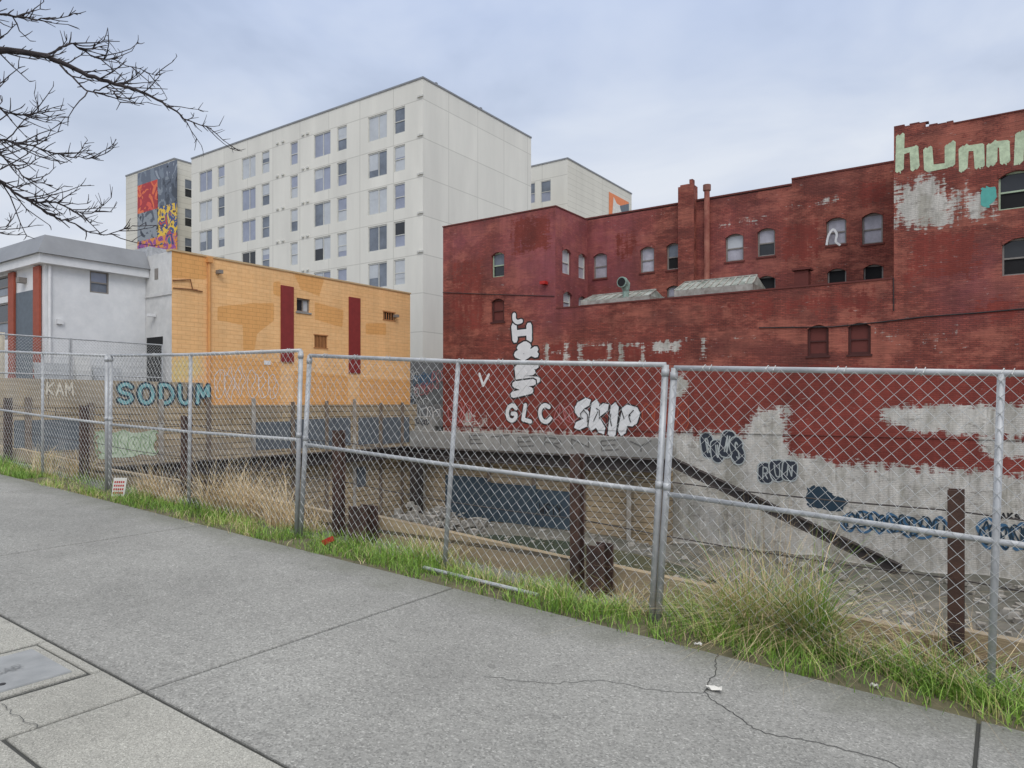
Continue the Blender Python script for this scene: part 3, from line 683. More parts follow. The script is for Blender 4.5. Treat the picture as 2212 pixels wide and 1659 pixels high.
def panel(label, L, Mid, Rr, rails, nwire=3):
    t = thing('fence_panel', label, 'fence panel', tuple(Mid[0]), 'chain-link fence panels along the sidewalk')
    for (b, tp), r in ((L, 0.0235), (Mid, 0.0205), (Rr, 0.0235)):
        mb = MB(); mb.tube([b-(tp-b).normalized()*0.15, tp], r, 10); mb.build('post', M['galv'], t, True)
    mb = MB(); mb.tube([L[1], Mid[1], Rr[1]], 0.019, 10); mb.build('top_rail', M['galv'], t, True)
    mb = MB(); mb.tube([rails[0], (rails[0]+rails[1])/2+Vector((0, 0, -0.012)), rails[1]], 0.018, 10); mb.build('middle_rail', M['galv'], t, True)
    mb = MB(); o = Vector((0, -0.022, 0)); chain(mb, L[0]+o+Vector((0, 0, 0.04)), Mid[0]+o+Vector((0, 0, 0.04)), L[1]+o, Mid[1]+o, 0.088, 0.0021, nwire)
    chain(mb, Mid[0]+o+Vector((0, 0, 0.04)), Rr[0]+o+Vector((0, 0, 0.04)), Mid[1]+o, Rr[1]+o, 0.088, 0.0021, nwire)
    mb.build('mesh', M['wire'], t)
    for (b, tp) in (L, Rr):
        for f in (0.53, 0.97):
            mb = MB(); p = b*(1-f)+tp*f; d = (tp-b).normalized(); mb.tube([p-d*0.025, p+d*0.025], 0.028, 10); mb.build('clamp', M['galv'], t, True)
    for k in range(9):
        f = (k+0.5)/9*2; seg = (L, Mid) if f < 1 else (Mid, Rr); f = f % 1; mb = MB()
        p = seg[0][1]*(1-f)+seg[1][1]*f; pts = [p+Vector((0.012*q, -0.026*math.cos(q*1.5), 0.026*math.sin(q*1.5))) for q in range(6)]
        mb.tube(pts, 0.003, 4); mb.build('wire_tie', M['wire'], t)
A_L = (v3(ypt(650, 1145, YF)), v3(ypt(669, 768, YF))); A_M = (gb(960), v3(ypt(990, 781, YF))); A_R = (v3(ypt(1408, 1335, YF)), v3(ypt(1438, 788, YF)))
panel('chain-link fence panel in front of the white GLC graffiti on the red wall', A_L, A_M, A_R, (v3(ypt(660, 960, YF)), v3(ypt(1425, 1062, YF))))
B_L = (v3(ypt(1422, 1335, YF)), v3(ypt(1457, 795, YF))); B_M = (v3(ypt(2140, 1498, YF)), v3(ypt(2163, 806, YF)))
B_R = (B_M[0]*2-B_L[0], B_M[1]*2-B_L[1])
r0 = v3(ypt(1440, 1067, YF)); r1 = v3(ypt(2160, 1166, YF))
panel('nearest chain-link fence panel at right in front of the tall grass clumps', B_L, B_M, B_R, (r0, r0+(r1-r0)*2))
C_R = (v3(ypt(641, 1145, YF)), v3(ypt(650, 757, YF))); C_M = (gb(408), v3(ypt(412, 766, YF))); C_L = (gb(237), v3(ypt(240, 768, YF)))
panel('chain-link fence panel in front of the SODUM lettering', C_L, C_M, C_R, (v3(ypt(240, 917, YF)), v3(ypt(648, 950, YF))))
D_R = (gb(231), v3(ypt(230, 768, YF))); D_M = (gb(92), v3(ypt(92, 763, YF))); D_L = (gb(-25), v3(ypt(-22, 758, YF)))
panel('leftmost chain-link fence panel in front of the grey building', D_L, D_M, D_R, (v3(ypt(-22, 882, YF)), v3(ypt(231, 915, YF))))
for k, (ya, yb) in enumerate(((9.3, 13.0), (13.06, 16.75))):
    t = thing('fence_panel', ('distant chain-link fence panel nearer the storage container', 'distant chain-link fence panel beside the cream corner of the orange building')[k], 'fence panel', (-30.4, (ya+yb)/2, 1.2), 'distant fence panels by the grey building')
    V = lambda y, z: Vector((-30.4, y, z))
    for y in (ya, yb): mb = MB(); mb.tube([V(y, 1.0), V(y, 4.15)], 0.035, 8); mb.build('post', M['galv'], t)
    for z in (4.13, 2.7): mb = MB(); mb.tube([V(ya, z), V(yb, z)], 0.028, 8); mb.build('rail', M['galv'], t)
    mb = MB(); chain(mb, V(ya, 1.2), V(yb, 1.2), V(ya, 4.1), V(yb, 4.1), 0.12, 0.005, 3); mb.build('mesh', M['wire'], t)

# ---------------------------------------------------------------- red building
RB = thing('brick_building', 'long red painted brick building with arched windows and graffiti behind the pit', 'building', (-12, 33, 0.2))
Y1 = 32.5; Y2 = 36.03; XB0 = ypt(957, 800, Y1)[0]; XB1 = ypt(1200, 600, Y1)[0]; XR = ypt(1931, 500, Y1)[0]
P1 = lambda a, b, d: (a, Y1+d, b)
P3 = lambda a, b, d: (a, Y2+d, b)
P2 = lambda a, b, d: (XB1-d, a, b)
def ypoly(pp, y): return [ypt(x, z, y) for x, z in pp]
def rp(x0, y0, x1, y1): return [(x0, y0), (x1, y0), (x1, y1), (x0, y1)]
WH = [([(900, 928), (1100, 930), (1235, 938), (1380, 950), (1470, 935), (1600, 940), (1640, 885), (1692, 878), (1704, 975), (1790, 1000), (2000, 1012), (2110, 1015), (2212, 1030), (2900, 1060), (2900, 1900), (900, 1500)], 0.6, 1.0),
      ([(900, 990), (1450, 1000), (1700, 1020), (1900, 1055), (2212, 1080), (2900, 1150), (2900, 1900), (900, 1500)], 0.8, 1.6),
      ([(1920, 880), (2212, 872), (2600, 862), (2600, 950), (2212, 942), (1990, 935), (1895, 905)], 0.4, 1.0), ([(2115, 945), (2600, 945), (2600, 1005), (2120, 985)], 0.4, 0.95),
      ([(1925, 400), (2020, 390), (2078, 420), (2066, 475), (1990, 492), (1925, 485)], 0.9, 0.95), ([(2090, 420), (2155, 425), (2155, 475), (2085, 470)], 0.6, 0.85),
      (rp(1172, 738, 1190, 786), 0.15, 0.58), (rp(1216, 738, 1234, 786), 0.15, 0.58), (rp(1190, 756, 1216, 768), 0.15, 0.56), (rp(1244, 738, 1324, 750), 0.15, 0.58), (rp(1244, 774, 1324, 786), 0.15, 0.58), (rp(1244, 738, 1260, 786), 0.15, 0.57), (rp(1308, 738, 1324, 786), 0.15, 0.57),
      (rp(1334, 738, 1350, 790), 0.15, 0.6), (rp(1350, 738, 1392, 750), 0.15, 0.58), (rp(1380, 744, 1396, 786), 0.15, 0.57), (rp(1404, 734, 1472, 764), 0.2, 0.68), (rp(1480, 728, 1560, 740), 0.2, 0.52), (rp(1510, 728, 1530, 778), 0.2, 0.5), (rp(1570, 724, 1640, 734), 0.2, 0.5), (rp(1570, 724, 1584, 776), 0.2, 0.46),
      ([(1900, 715), (2080, 705), (2080, 740), (1900, 748)], 0.6, 0.5), ([(1440, 830), (1480, 800), (1500, 850), (1450, 870)], 0.5, 0.75), ([(2090, 350), (2212, 330), (2212, 345), (2090, 362)], 0.4, 0.5), ([(1000, 885), (1060, 890), (1080, 930), (980, 930)], 0.5, 0.5)]
WH = [(ypoly(p, Y1), s, k) for p, s, k in WH]
MG = [([(900, 775), (1200, 790), (1480, 800), (1740, 795), (2100, 800), (2700, 780), (2700, 1090), (900, 960)], 0.5, 1.2), ([(1500, 640), (1930, 600), (1930, 690), (1600, 700)], 0.8, 0.55), (rp(1165, 734, 1335, 792), 0.3, 0.58), (rp(1328, 732, 1480, 790), 0.3, 0.62),
      ([(1950, 490), (2120, 480), (2140, 600), (1950, 620)], 0.5, 0.6), ([(1100, 470), (1190, 455), (1195, 540), (1100, 560)], 0.4, 0.62), ([(970, 560), (1050, 550), (1050, 720), (970, 730)], 0.5, 0.55), ([(2080, 640), (2212, 630), (2212, 700), (2080, 705)], 0.5, 0.58)]
MG = [(ypoly(p, Y1), s, k) for p, s, k in MG]
PK = [([(1090, 470), (1270, 440), (1270, 640), (1190, 690), (1080, 560)], 1.6, 0.85), ([(960, 500), (1060, 480), (1040, 540), (960, 560)], 1.0, 0.6), ([(2040, 600), (2140, 560), (2160, 640), (2060, 680)], 1.2, 0.5)]
PK = [(ypoly(p, Y1), s, k) for p, s, k in PK]
def mask1(A, B):
    m = np.zeros((len(A), 4)); m[:, 3] = 1
    for L, c in ((WH, 0), (MG, 1), (PK, 2)):
        for p, s, k in L: m[:, c] = np.maximum(m[:, c], softpoly(A, B, p, s)*k)
    return m
PK3 = [(ypoly(p, Y2), s, k) for p, s, k in [([(1240, 470), (1380, 450), (1360, 620), (1240, 640)], 1.5, 0.8), ([(1540, 480), (1640, 470), (1640, 600), (1540, 600)], 2, 0.45)]]
WH3 = [(ypoly(p, Y2), s, k) for p, s, k in [([(1550, 478), (1660, 462), (1660, 478), (1550, 494)], 0.3, 0.56), ([(1690, 440), (1820, 420), (1820, 440), (1690, 456)], 0.3, 0.52), ([(1290, 480), (1460, 450), (1460, 458), (1290, 488)], 0.3, 0.4)]]
MG3 = [(ypoly(p, Y2), s, k) for p, s, k in [([(1680, 480), (1780, 465), (1780, 560), (1680, 575)], 0.5, 0.6), ([(1320, 500), (1380, 490), (1380, 560), (1320, 570)], 0.4, 0.55), ([(1840, 380), (1930, 365), (1930, 450), (1840, 460)], 0.5, 0.55)]]
def mask3(A, B):
    m = np.zeros((len(A), 4)); m[:, 3] = 1
    for L, c in ((WH3, 0), (MG3, 1), (PK3, 2)):
        for p, s, k in L: m[:, c] = np.maximum(m[:, c], softpoly(A, B, p, s)*k)
    return m
def mask2(A, B):
    m = np.zeros((len(A), 4)); m[:, 3] = 1; m[:, 2] = 0.6; return m
def yh(px0, py0, px1, py1, y, arch=True):
    a0, b1 = ypt(px0, py0, y); a1, _ = ypt(px1, py1, y); pm = (px0+px1)/2
    return (a0, a1, ypt(pm, py1, y)[1], ypt(pm, py0, y)[1], arch)
h1 = [yh(1062, 545, 1089, 598, Y1), yh(1062, 645, 1089, 695, Y1), yh(1744, 702, 1790, 768, Y1), yh(1832, 697, 1881, 765, Y1), yh(2157, 368, 2236, 450, Y1), yh(2165, 513, 2246, 593, Y1)]
XT1, XT2 = ypt(2000, 0, Y1)[0], ypt(2060, 0, Y1)[0]
def top1(a):
    if a < XB1: return 12.1
    if a < XR: return 6.62
    if a < XT1: return 12.72
    if a < XT2: return 12.55
    return 12.45
wall('wall', P1, XB0, 8.0, -5.3, 12.72, h1, 0.13, M['red'], RB, mask1, top1, (XB1, XR, XT1, XT2), 0.22)
def xh(px0, py0, px1, py1, x):
    a0, b1 = xpt(px0, py0, x); a1, _ = xpt(px1, py1, x); pm = (px0+px1)/2
    return (a0, a1, xpt(pm, py1, x)[1], xpt(pm, py0, x)[1], True)
h2 = [xh(1215, 538, 1233, 592, XB1), xh(1250, 548, 1266, 602, XB1), xh(1217, 630, 1235, 672, XB1), xh(1250, 640, 1266, 680, XB1)]
wall('wall', P2, Y1, Y2, 5.5, 12.1, h2, 0.2, M['red'], RB, mask2, None, (), 0.2)
h3 = [yh(1282, 547, 1311, 601, Y2), yh(1383, 533, 1413, 588, Y2), yh(1440, 525, 1469, 582, Y2), yh(1567, 505, 1606, 564, Y2), yh(1636, 493, 1674, 553, Y2), yh(1785, 470, 1828, 528, Y2), yh(1862, 460, 1907, 526, Y2),
      yh(1440, 617, 1470, 660, Y2), yh(1635, 596, 1675, 650, Y2), yh(1787, 580, 1828, 640, Y2), yh(1865, 571, 1908, 635, Y2)]
XS = ypt(1710, 0, Y2)[0]
wall('wall', P3, XB1, XR, 5.5, 12.42, h3, 0.16, M['red'], RB, mask3, lambda a: 12.17 if a < XS else 12.42, (XS,), 0.2)
mb = MB(); mb.quad((XB0, Y1, -1), (XB0, 50, -1), (XB0, 50, 12.1), (XB0, Y1, 12.1)); mb.quad((XR, Y1, 5.5), (XR, Y2, 5.5), (XR, Y2, 12.72), (XR, Y1, 12.72))
mb.quad((8, Y1, -5), (8, 50, -5), (8, 50, 12.45), (8, Y1, 12.45)); mb.quad((XB0, 50, -1), (8, 50, -1), (8, 50, 12.1), (XB0, 50, 12.1)); mb.build('wall', M['redboard'], RB)
mb = MB()
mb.box(XB0+0.3, XB1-0.3, Y1+0.3, 49.7, 11.6, 11.75); mb.box(XB1-0.2, XR+0.2, Y2+0.3, 49.7, 11.6, 11.75); mb.box(XR+0.3, 7.7, Y1+0.3, 49.7, 11.6, 11.75); mb.box(XB1, XR, Y1+0.3, Y2, 5.9, 6.0)
mb.build('roof', M['roof'], RB)
mb = MB()
mb.box(XB0-0.03, XB1+0.03, Y1-0.03, Y1+0.3, 12.1, 12.17); mb.box(XB1-0.27, XB1+0.03, Y1+0.303, Y2-0.03, 12.1, 12.17); mb.box(XB1-0.27, XS-0.01, Y2-0.027, Y2+0.3, 12.17, 12.25); mb.box(XS, XR, Y2-0.03, Y2+0.3, 12.42, 12.5)
mb.box(XB1+0.04, XR-0.01, Y1-0.03, Y1+0.28, 6.62, 6.69); mb.box(XT2, 8.0, Y1-0.03, Y1+0.3, 12.45, 12.5)
R = random.Random(2)
x = XR
while x < XT2-0.05:
    w = min(R.uniform(0.15, 0.4), XT2-x); z0 = 12.72 if x < XT1 else 12.55
    mb.box(x, x+w-0.01, Y1-0.004, Y1+0.25, z0+0.001, z0+R.uniform(0.01, 0.1)); x += w
mb.build('coping', M['redboard'], RB)
win(RB, P1, h1[0], 0.22, M['mframe'], M['pane_mid'], M['pane_dark'])
for k in (1, 2, 3): win(RB, P1, h1[k], 0.16, M['redside'], M['redboard'], M['redboard'], 'hung', 0.1, M['redside'])['label'] = 'boarded window painted red'
win(RB, P1, h1[4], 0.22, M['mframe'], M['pane_dark'], M['dark']); win(RB, P1, h1[5], 0.22, M['gframe'], M['pane_dark'], M['dark'])
for k in range(4): win(RB, P2, h2[k], 0.2, M['wframe'], M['pane_blind'], M['pane_dust'])
lo = [M['pane_dust'], M['pane_dust'], M['dark'], M['pane_dust'], M['pane_dark'], M['pane_dust'], M['pane_dust'], M['pane_mid'], M['dark'], M['dark'], M['dark']]
up3 = [M['pane_dust'], M['pane_dust'], M['pane_mid'], M['pane_blind'], M['pane_dust'], M['pane_dust'], M['pane_dust'], M['pane_dust'], M['dark'], M['dark'], M['dark']]
for k in range(11): win(RB, P3, h3[k], 0.2, M['gframe'], up3[k], lo[k], 'hung', 0.07, M['redboard'])
# chimney pier, vent pipe
a0, a1 = ypt(1470, 0, Y2)[0], ypt(1504, 0, Y2)[0]
mb = MB(); mb.box(a0, a1, Y2-0.35, Y2+0.2, 5.6, 12.95); mb.box(a0+0.1, a1-0.3, Y2-0.3, Y2+0.15, 12.95, 13.05); mb.box(a1-0.3, a1-0.12, Y2-0.2, Y2+0.1, 12.95, 13.3); mb.build('chimney', M['red'], RB)
a = ypt(1530, 0, Y2)[0]; mb = MB(); mb.tube([(a, Y2-0.2, 6.0), (a, Y2-0.2, 12.6)], 0.14, 10); mb.build('vent_pipe', basic('pipe_red', lin(176, 118, 100), lin(140, 72, 62), 2), RB)
mb = MB(); mb.tube([(a, Y2-0.2, 12.55), (a, Y2-0.2, 12.85)], 0.2, 10); mb.build('vent_cap', basic('cap_brown', lin(150, 110, 95), lin(120, 70, 60), 2), RB)
# skylights on the low roof
def skylight(px0, px1, zt, zb, nb):
    x0, x1 = ypt(px0, 0, 33.8)[0], ypt(px1, 0, 33.8)[0]; y0, y1, ym = 33.1, 35.3, 34.2; e = 0.12
    mb = MB(); mb.box(x0, x1, y0, y1, 6.0, zb); s = mb.build('skylight', M['skyf'], RB)
    mb = MB(); mb.quad((x0, y0, zb+0.004), (x1, y0, zb+0.004), (x1-e, ym, zt), (x0+e, ym, zt)); mb.quad((x0, y1, zb+0.004), (x1, y1, zb+0.004), (x1-e, ym, zt), (x0+e, ym, zt))
    mb.add([(x0, y0, zb+0.004), (x0, y1, zb+0.004), (x0+e, ym, zt)], [(0, 1, 2)]); mb.add([(x1, y0, zb+0.004), (x1, y1, zb+0.004), (x1-e, ym, zt)], [(0, 1, 2)])
    mb.build('glazing', M['skyl'], s)
    for k in range(nb+1):
        f = k/nb; xa = x0*(1-f)+x1*f; xb = (x0+e)*(1-f)+(x1-e)*f; mb = MB(); mb.obox((xa, y0, zb+0.02), (xb, ym, zt+0.02), 0.05, 0.05); mb.build('glazing_bar', M['skyf'], s)
    mb = MB(); mb.obox((x0+e, ym, zt+0.03), (x1-e, ym, zt+0.03), 0.1, 0.07); mb.build('ridge', M['skyf'], s)
skylight(1268, 1415, 7.40, 6.98, 9); skylight(1468, 1636, 7.62, 7.08, 11)
c = ypt(1352, 0, 33.3)[0]; vd = basic('verdigris', lin(160, 188, 176), lin(118, 126, 118), 4); mb = MB(); mb.tube([(c, 33.3, 6.0), (c, 33.3, 7.4)], 0.17, 12); rv = mb.build('roof_ventilator', vd, RB)
mb = MB(); mb.tube([(c, 33.3, 7.4), (c, 33.25, 7.66), (c-0.04, 33.05, 7.76), (c-0.05, 32.9, 7.76)], [0.2, 0.25, 0.28, 0.28], 14); mb.build('cowl', vd, rv)
mb = MB(); mb.tube([(c-0.05, 32.89, 7.76), (c-0.05, 32.885, 7.76)], 0.22, 14); mb.build('cowl_opening', M['dark'], rv)
c = ypt(1733, 0, 34)[0]; mb = MB(); mb.box(c-0.3, c+0.3, 33.8, 34.3, 6.0, 7.55); mb.box(c-0.4, c+0.4, 33.7, 34.4, 7.6, 7.68); mb.box(c-0.25, c+0.25, 33.85, 34.25, 7.55, 7.6); mb.build('roof_flue', M['redboard'], RB)
# cables
def wcab(pp, r=0.02):
    mb = MB(); mb.tube([P1(*ypt(x, z, Y1), -0.03) for x, z in pp], r, 6); mb.build('cable', M['black'], RB)
wcab([(957, 632), (1060, 636), (1198, 640)]); wcab([(1640, 708), (1800, 706), (1900, 696), (2000, 684), (2110, 676), (2212, 667), (2300, 658)], 0.025); wcab([(1930, 600), (1931, 672)], 0.02)
mb = MB(); a, b = ypt(1180, 611, Y1); mb.boxp(P1, a-0.2, a+0.12, b-0.1, b+0.06, -0.35, -0.02); mb.build('lamp', M['redcard'], RB)
# graffiti on the red building
def yrc(px0, py0, px1, py1): return brect(px0, py0, px1, py1, Y1)
BW = [M['black'], M['white']]
graffiti(RB, P1, 'c', yrc(1102, 672, 1134, 704), BW, [0.40, 0.24], 0.1)
graffiti(RB, P1, '5&68', yrc(1098, 702, 1164, 864), BW, [0.54, 0.36], 0.22, 0.25, True, 'tall stack of chunky jagged white characters outlined in black', seed=3, rot=0.5, ncap=3)
graffiti(RB, P1, 'GLC', yrc(1088, 868, 1196, 918), BW, [0.36, 0.23], 0.2, -0.06, False, 'white GLC lettering outlined in black')
graffiti(RB, P1, '1234', yrc(1244, 866, 1376, 938), BW, [0.60, 0.45], 0.32, 0.45, False, 'spiky white throw-up with dark outlines', ncap=2, rot=1.0)
a0, a1, b0, b1 = yrc(1250, 872, 1370, 932); R = random.Random(77)
for k in range(9):
    mb = MB(); a = a0+(a1-a0)*(k+0.5)/9; bb = R.uniform(b0+0.2, b1-0.7); pts = [(a, bb), (a+R.uniform(-0.15, 0.15), bb+R.uniform(0.2, 0.5)), (a+R.uniform(-0.3, 0.3), bb+R.uniform(0.5, 0.7))]
    stroke(mb, P1, pts, 0.05, -0.035-0.001*k); mb.build('graffiti', M['black'], RB)
graffiti(RB, P1, 'V', yrc(1032, 806, 1059, 836), [M['white']], [0.16], 0.05)
graffiti(RB, P1, 'RUNS', yrc(1518, 936, 1604, 998), [M['pale'], M['navy'], M['pale']], [0.60, 0.48, 0.06], 0.35, 0.55, False, 'rounded dark bubble tag on the white base of the wall')
graffiti(RB, P1, 'RUN', yrc(1640, 990, 1720, 1044), [M['pale'], M['navy'], M['pale']], [0.52, 0.40, 0.05], 0.35, 0.45, False, 'small rounded dark bubble tag lower on the wall')
def blob(pp, mat, seed, y=Y1):
    mb = MB(); R = random.Random(seed)
    pts = smooth([P1(*ypt(x, z, Y1), 0) for x, z in pp], 6, True)[:-1]
    pts = [(p[0]+R.uniform(-0.06, 0.06), Y1-0.008, p[2]+R.uniform(-0.06, 0.06)) for p in pts]
    mb.add(pts, [tuple(range(len(pts)))]); mb.build('graffiti', mat, RB)
blob([(1745, 1055), (1775, 1050), (1800, 1068), (1830, 1080), (1812, 1105), (1780, 1100), (1745, 1090)], M['tealdark'], 1)
def bub(px0, py0, px1, py1, n, w, mat, seed, d=-0.01):
    a0, a1, b0, b1 = yrc(px0, py0, px1, py1); mb = MB(); bubbles(mb, P1, a0, a1, b0, b1, n, w, d, random.Random(seed)); mb.build('graffiti', mat, RB)
bub(1820, 1100, 2045, 1165, 7, 0.10, M['bluegr'], 4); bub(1825, 1104, 2040, 1162, 9, 0.06, M['tealdark'], 14, -0.03); bub(2115, 1122, 2260, 1195, 4, 0.11, M['bluegr'], 5); bub(2118, 1126, 2255, 1190, 6, 0.06, M['tealdark'], 9, -0.03)
bub(968, 868, 1020, 912, 3, 0.05, M['pinkline'], 6); bub(1200, 870, 1240, 915, 2, 0.04, M['pinkline'], 8); bub(1390, 870, 1490, 930, 4, 0.05, flat('rust_spray', lin(170, 78, 52)), 10)
graffiti(RB, P1, 'AKS', yrc(2160, 1106, 2205, 1124), [M['black']], [0.06], 0.2)
R = random.Random(19)
for i, (ch, r) in enumerate((('h', (1934, 290, 1990, 364)), ('u', (1994, 312, 2066, 364)), ('n', (2070, 308, 2128, 362)), ('n', (2132, 300, 2184, 352)), ('h', (2190, 284, 2250, 348)))):
    a0, a1, b0, b1 = yrc(*r); b0, b1 = (b0, b1) if b1 > b0 else (b1, b0); mb = MB(); dd = -0.008
    for st in sfont(ch):
        pts = [(a0+0.1+(a1-a0-0.2)*x, b0+0.08+(b1-b0-0.16)*y) for x, y in st]
        for off in (-0.10, 0.0, 0.09):
            j = lambda: R.uniform(-0.035, 0.035)
            for k in range(len(pts)-1): capsule(mb, P1, (pts[k][0]+off+j(), pts[k][1]+off*0.4+j()), (pts[k+1][0]+off+j(), pts[k+1][1]+off*0.4+j()), R.uniform(0.12, 0.18), dd, 0, 2); dd -= 0.0002
        p = pts[-1]; capsule(mb, P1, p, (p[0]+0.01, p[1]-R.uniform(0.05, 0.2)), 0.04, dd, 0, 2); dd -= 0.0002
    mb.build('graffiti', M['mintw'], RB)['label'] = 'brushy pale green letter along the parapet'
blob([(2120, 408), (2148, 405), (2150, 430), (2135, 446), (2118, 440)], M['tealspot'], 3)
mb = MB(); pts = [ypt(x, z, Y2) for x, z in [(1786, 530), (1790, 510), (1800, 496), (1808, 506), (1806, 522), (1816, 530)]]; stroke(mb, P3, smooth(pts), 0.1, -0.06); mb.build('graffiti', M['white'], RB)

# ---------------------------------------------------------------- orange building
OB = thing('orange_building', 'low orange painted block building with two maroon stripes at left of the pit', 'building', (-32, 24, 0.8))
XO = -30.0; PO = lambda a, b, d: (XO-d, a, b)
yo0, yo1 = xpt(371, 600, XO)[0], xpt(886, 700, XO)[0]
def oh(px0, py0, px1, py1):
    a0, _ = xpt(px0, py0, XO); a1, _ = xpt(px1, py1, XO); pm = (px0+px1)/2; return (a0, a1, xpt(pm, py1, XO)[1], xpt(pm, py0, XO)[1], False)
ho = [oh(641, 645, 670, 674), oh(679, 725, 707, 751), oh(828, 675, 853, 691)]
def xpoly(pp): return [xpt(x, z, XO) for x, z in pp]
DO = [xpoly(p) for p in ([(470, 662), (545, 655), (592, 655), (592, 692), (556, 720), (548, 765), (526, 762), (524, 702), (470, 692)], [(680, 652), (742, 670), (740, 708), (680, 690)], [(590, 608), (606, 608), (606, 642), (590, 636)],
      [(790, 698), (834, 698), (834, 724), (790, 722)], [(365, 535), (447, 548), (447, 604), (365, 600)], [(455, 765), (606, 782), (606, 880), (455, 880)], [(634, 800), (752, 812), (752, 880), (634, 880)], [(776, 818), (890, 822), (890, 880), (776, 880)], [(634, 590), (700, 603), (690, 640), (650, 625)])]
GO = xpoly([(365, 772), (430, 768), (436, 800), (400, 830), (365, 832)])
def masko(A, B):
    m = np.zeros((len(A), 4)); m[:, 3] = 1
    for p in DO: m[:, 0] = np.maximum(m[:, 0], softpoly(A, B, p, 0.12)*1.0)
    m[:, 2] = softpoly(A, B, GO, 0.2); return m
wall('wall', PO, yo0, yo1, 0.0, 8.25, ho, 0.14, M['orange'], OB, masko, None, (), 0.2)
mb = MB(); mb.box(-48, XO-0.01, yo1-0.1, yo1, 0, 8.25); mb.box(-48, XO-0.3, yo0+0.3, yo1-0.2, 7.7, 7.85); mb.build('wall', M['offwhite'], OB)
PF = lambda a, b, d: (a, yo0+d, b)
mb = MB(); mb.boxp(PF, -36, XO-0.004, 0.5, 8.25, 0.0, 0.2); mb.build('front_wall', M['offwhite'], OB)
mb = MB(); mb.boxp(PF, -32.1, XO+0.02, 6.35, 6.5, -0.06, -0.003); mb.build('band', M['offwhite'], OB)
mb = MB(); mb.box(XO-0.35, XO+0.05, yo0-0.05, yo1+0.03, 8.253, 8.33); mb.build('coping', flat('coping_tan', lin(206, 178, 136)), OB)
for r in ((606, 618, 633, 782), (753, 643, 777, 806)):
    a0, a1, b0, b1, _ = oh(*r); mb = MB(); mb.boxp(PO, a0, a1, b0, b1, -0.07, -0.003); mb.build('stripe', M['maroon'], OB)
win(OB, PO, ho[0], 0.2, M['gframe'], M['pane_dark'], M['pane_blind'], 'slide', 0.06, M['conc'])
for h, nl in ((ho[1], 9), (ho[2], 5)):
    mb = MB(); mb.boxp(PO, h[0], h[1], h[2], h[3], 0.12, 0.15); v = mb.build('vent', M['dark'], OB)
    mb = MB()
    for k in range(nl):
        a = h[0]+(h[1]-h[0])*(k+0.5)/nl; mb.boxp(PO, a-0.02, a+0.02, h[2], h[3], 0.02, 0.06)
    mb.boxp(PO, h[0]-0.05, h[1]+0.05, h[3], h[3]+0.06, -0.02, 0.06); mb.boxp(PO, h[0]-0.05, h[1]+0.05, h[2]-0.06, h[2], -0.02, 0.06); mb.build('grille', flat('grille_brown', lin(190, 130, 80)), v)
y = xpt(450, 600, XO)[0]; mb = MB(); mb.tube([PO(y, 1.5, -0.08), PO(y, 8.15, -0.08)], 0.07, 8); mb.boxp(PO, y-0.12, y+0.12, 8.0, 8.25, -0.2, -0.01); mb.build('downpipe', flat('pipe_orange', lin(225, 162, 98)), OB)
cb = flat('conduit_brown', lin(140, 95, 60))
mb = MB(); mb.tube([PO(*xpt(372, 606, XO), -0.05), PO(*xpt(410, 604, XO), -0.05), PO(*xpt(415, 626, XO), -0.05), PO(*xpt(436, 630, XO), -0.05)], 0.03, 6); mb.build('conduit', cb, OB)
mb = MB(); mb.tube([PO(*xpt(373, 622, XO), -0.04), PO(*xpt(425, 626, XO), -0.04)], 0.025, 6); mb.build('conduit', cb, OB)
for px, py in ((470, 588), (852, 683)):
    a, b = xpt(px, py, XO); mb = MB(); mb.boxp(PO, a-0.1, a+0.1, b-0.08, b+0.08, -0.3, -0.003); mb.build('floodlight', M['gframe'], OB)
a0, a1, b0, b1, _ = oh(570, 779, 584, 788); mb = MB(); mb.boxp(PO, a0, a1, b0, b1, -0.02, -0.003); mb.build('plaque', M['white'], OB)
R = random.Random(12)
for px0, py0, px1, py1, n, w in ((462, 788, 528, 862, 3, 0.03), (538, 796, 600, 866, 3, 0.03), (640, 818, 680, 868, 2, 0.02), (690, 818, 738, 866, 3, 0.022), (784, 824, 822, 866, 3, 0.02), (612, 810, 632, 822, 2, 0.02), (835, 838, 870, 856, 3, 0.018)):
    a0, a1, b0, b1, _ = oh(px0, py0, px1, py1); mb = MB(); bubbles(mb, PO, a0, a1, b0, b1, n, w, -0.012, R); mb.build('graffiti', M['white'] if px0 < 560 else M['faintwhite'], OB)
a, b = ypt(338, 592, yo0); mb = MB(); mb.boxp(PF, a-0.15, a+0.15, b-0.25, b+0.25, -0.01, 0.0); mb.build('window', M['gframe'], OB)
mb = MB(); a0, b1 = ypt(318, 730, yo0); a1, b0 = ypt(352, 830, yo0); mb.boxp(PF, a0, a1, 1.0, b1, -0.02, 0.0); mb.build('door', M['dark'], OB)
a, b = ypt(335, 682, yo0); mb = MB(); mb.boxp(PF, a-0.08, a+0.12, b-0.06, b+0.06, -0.35, -0.01); mb.build('security_camera', M['white'], OB)

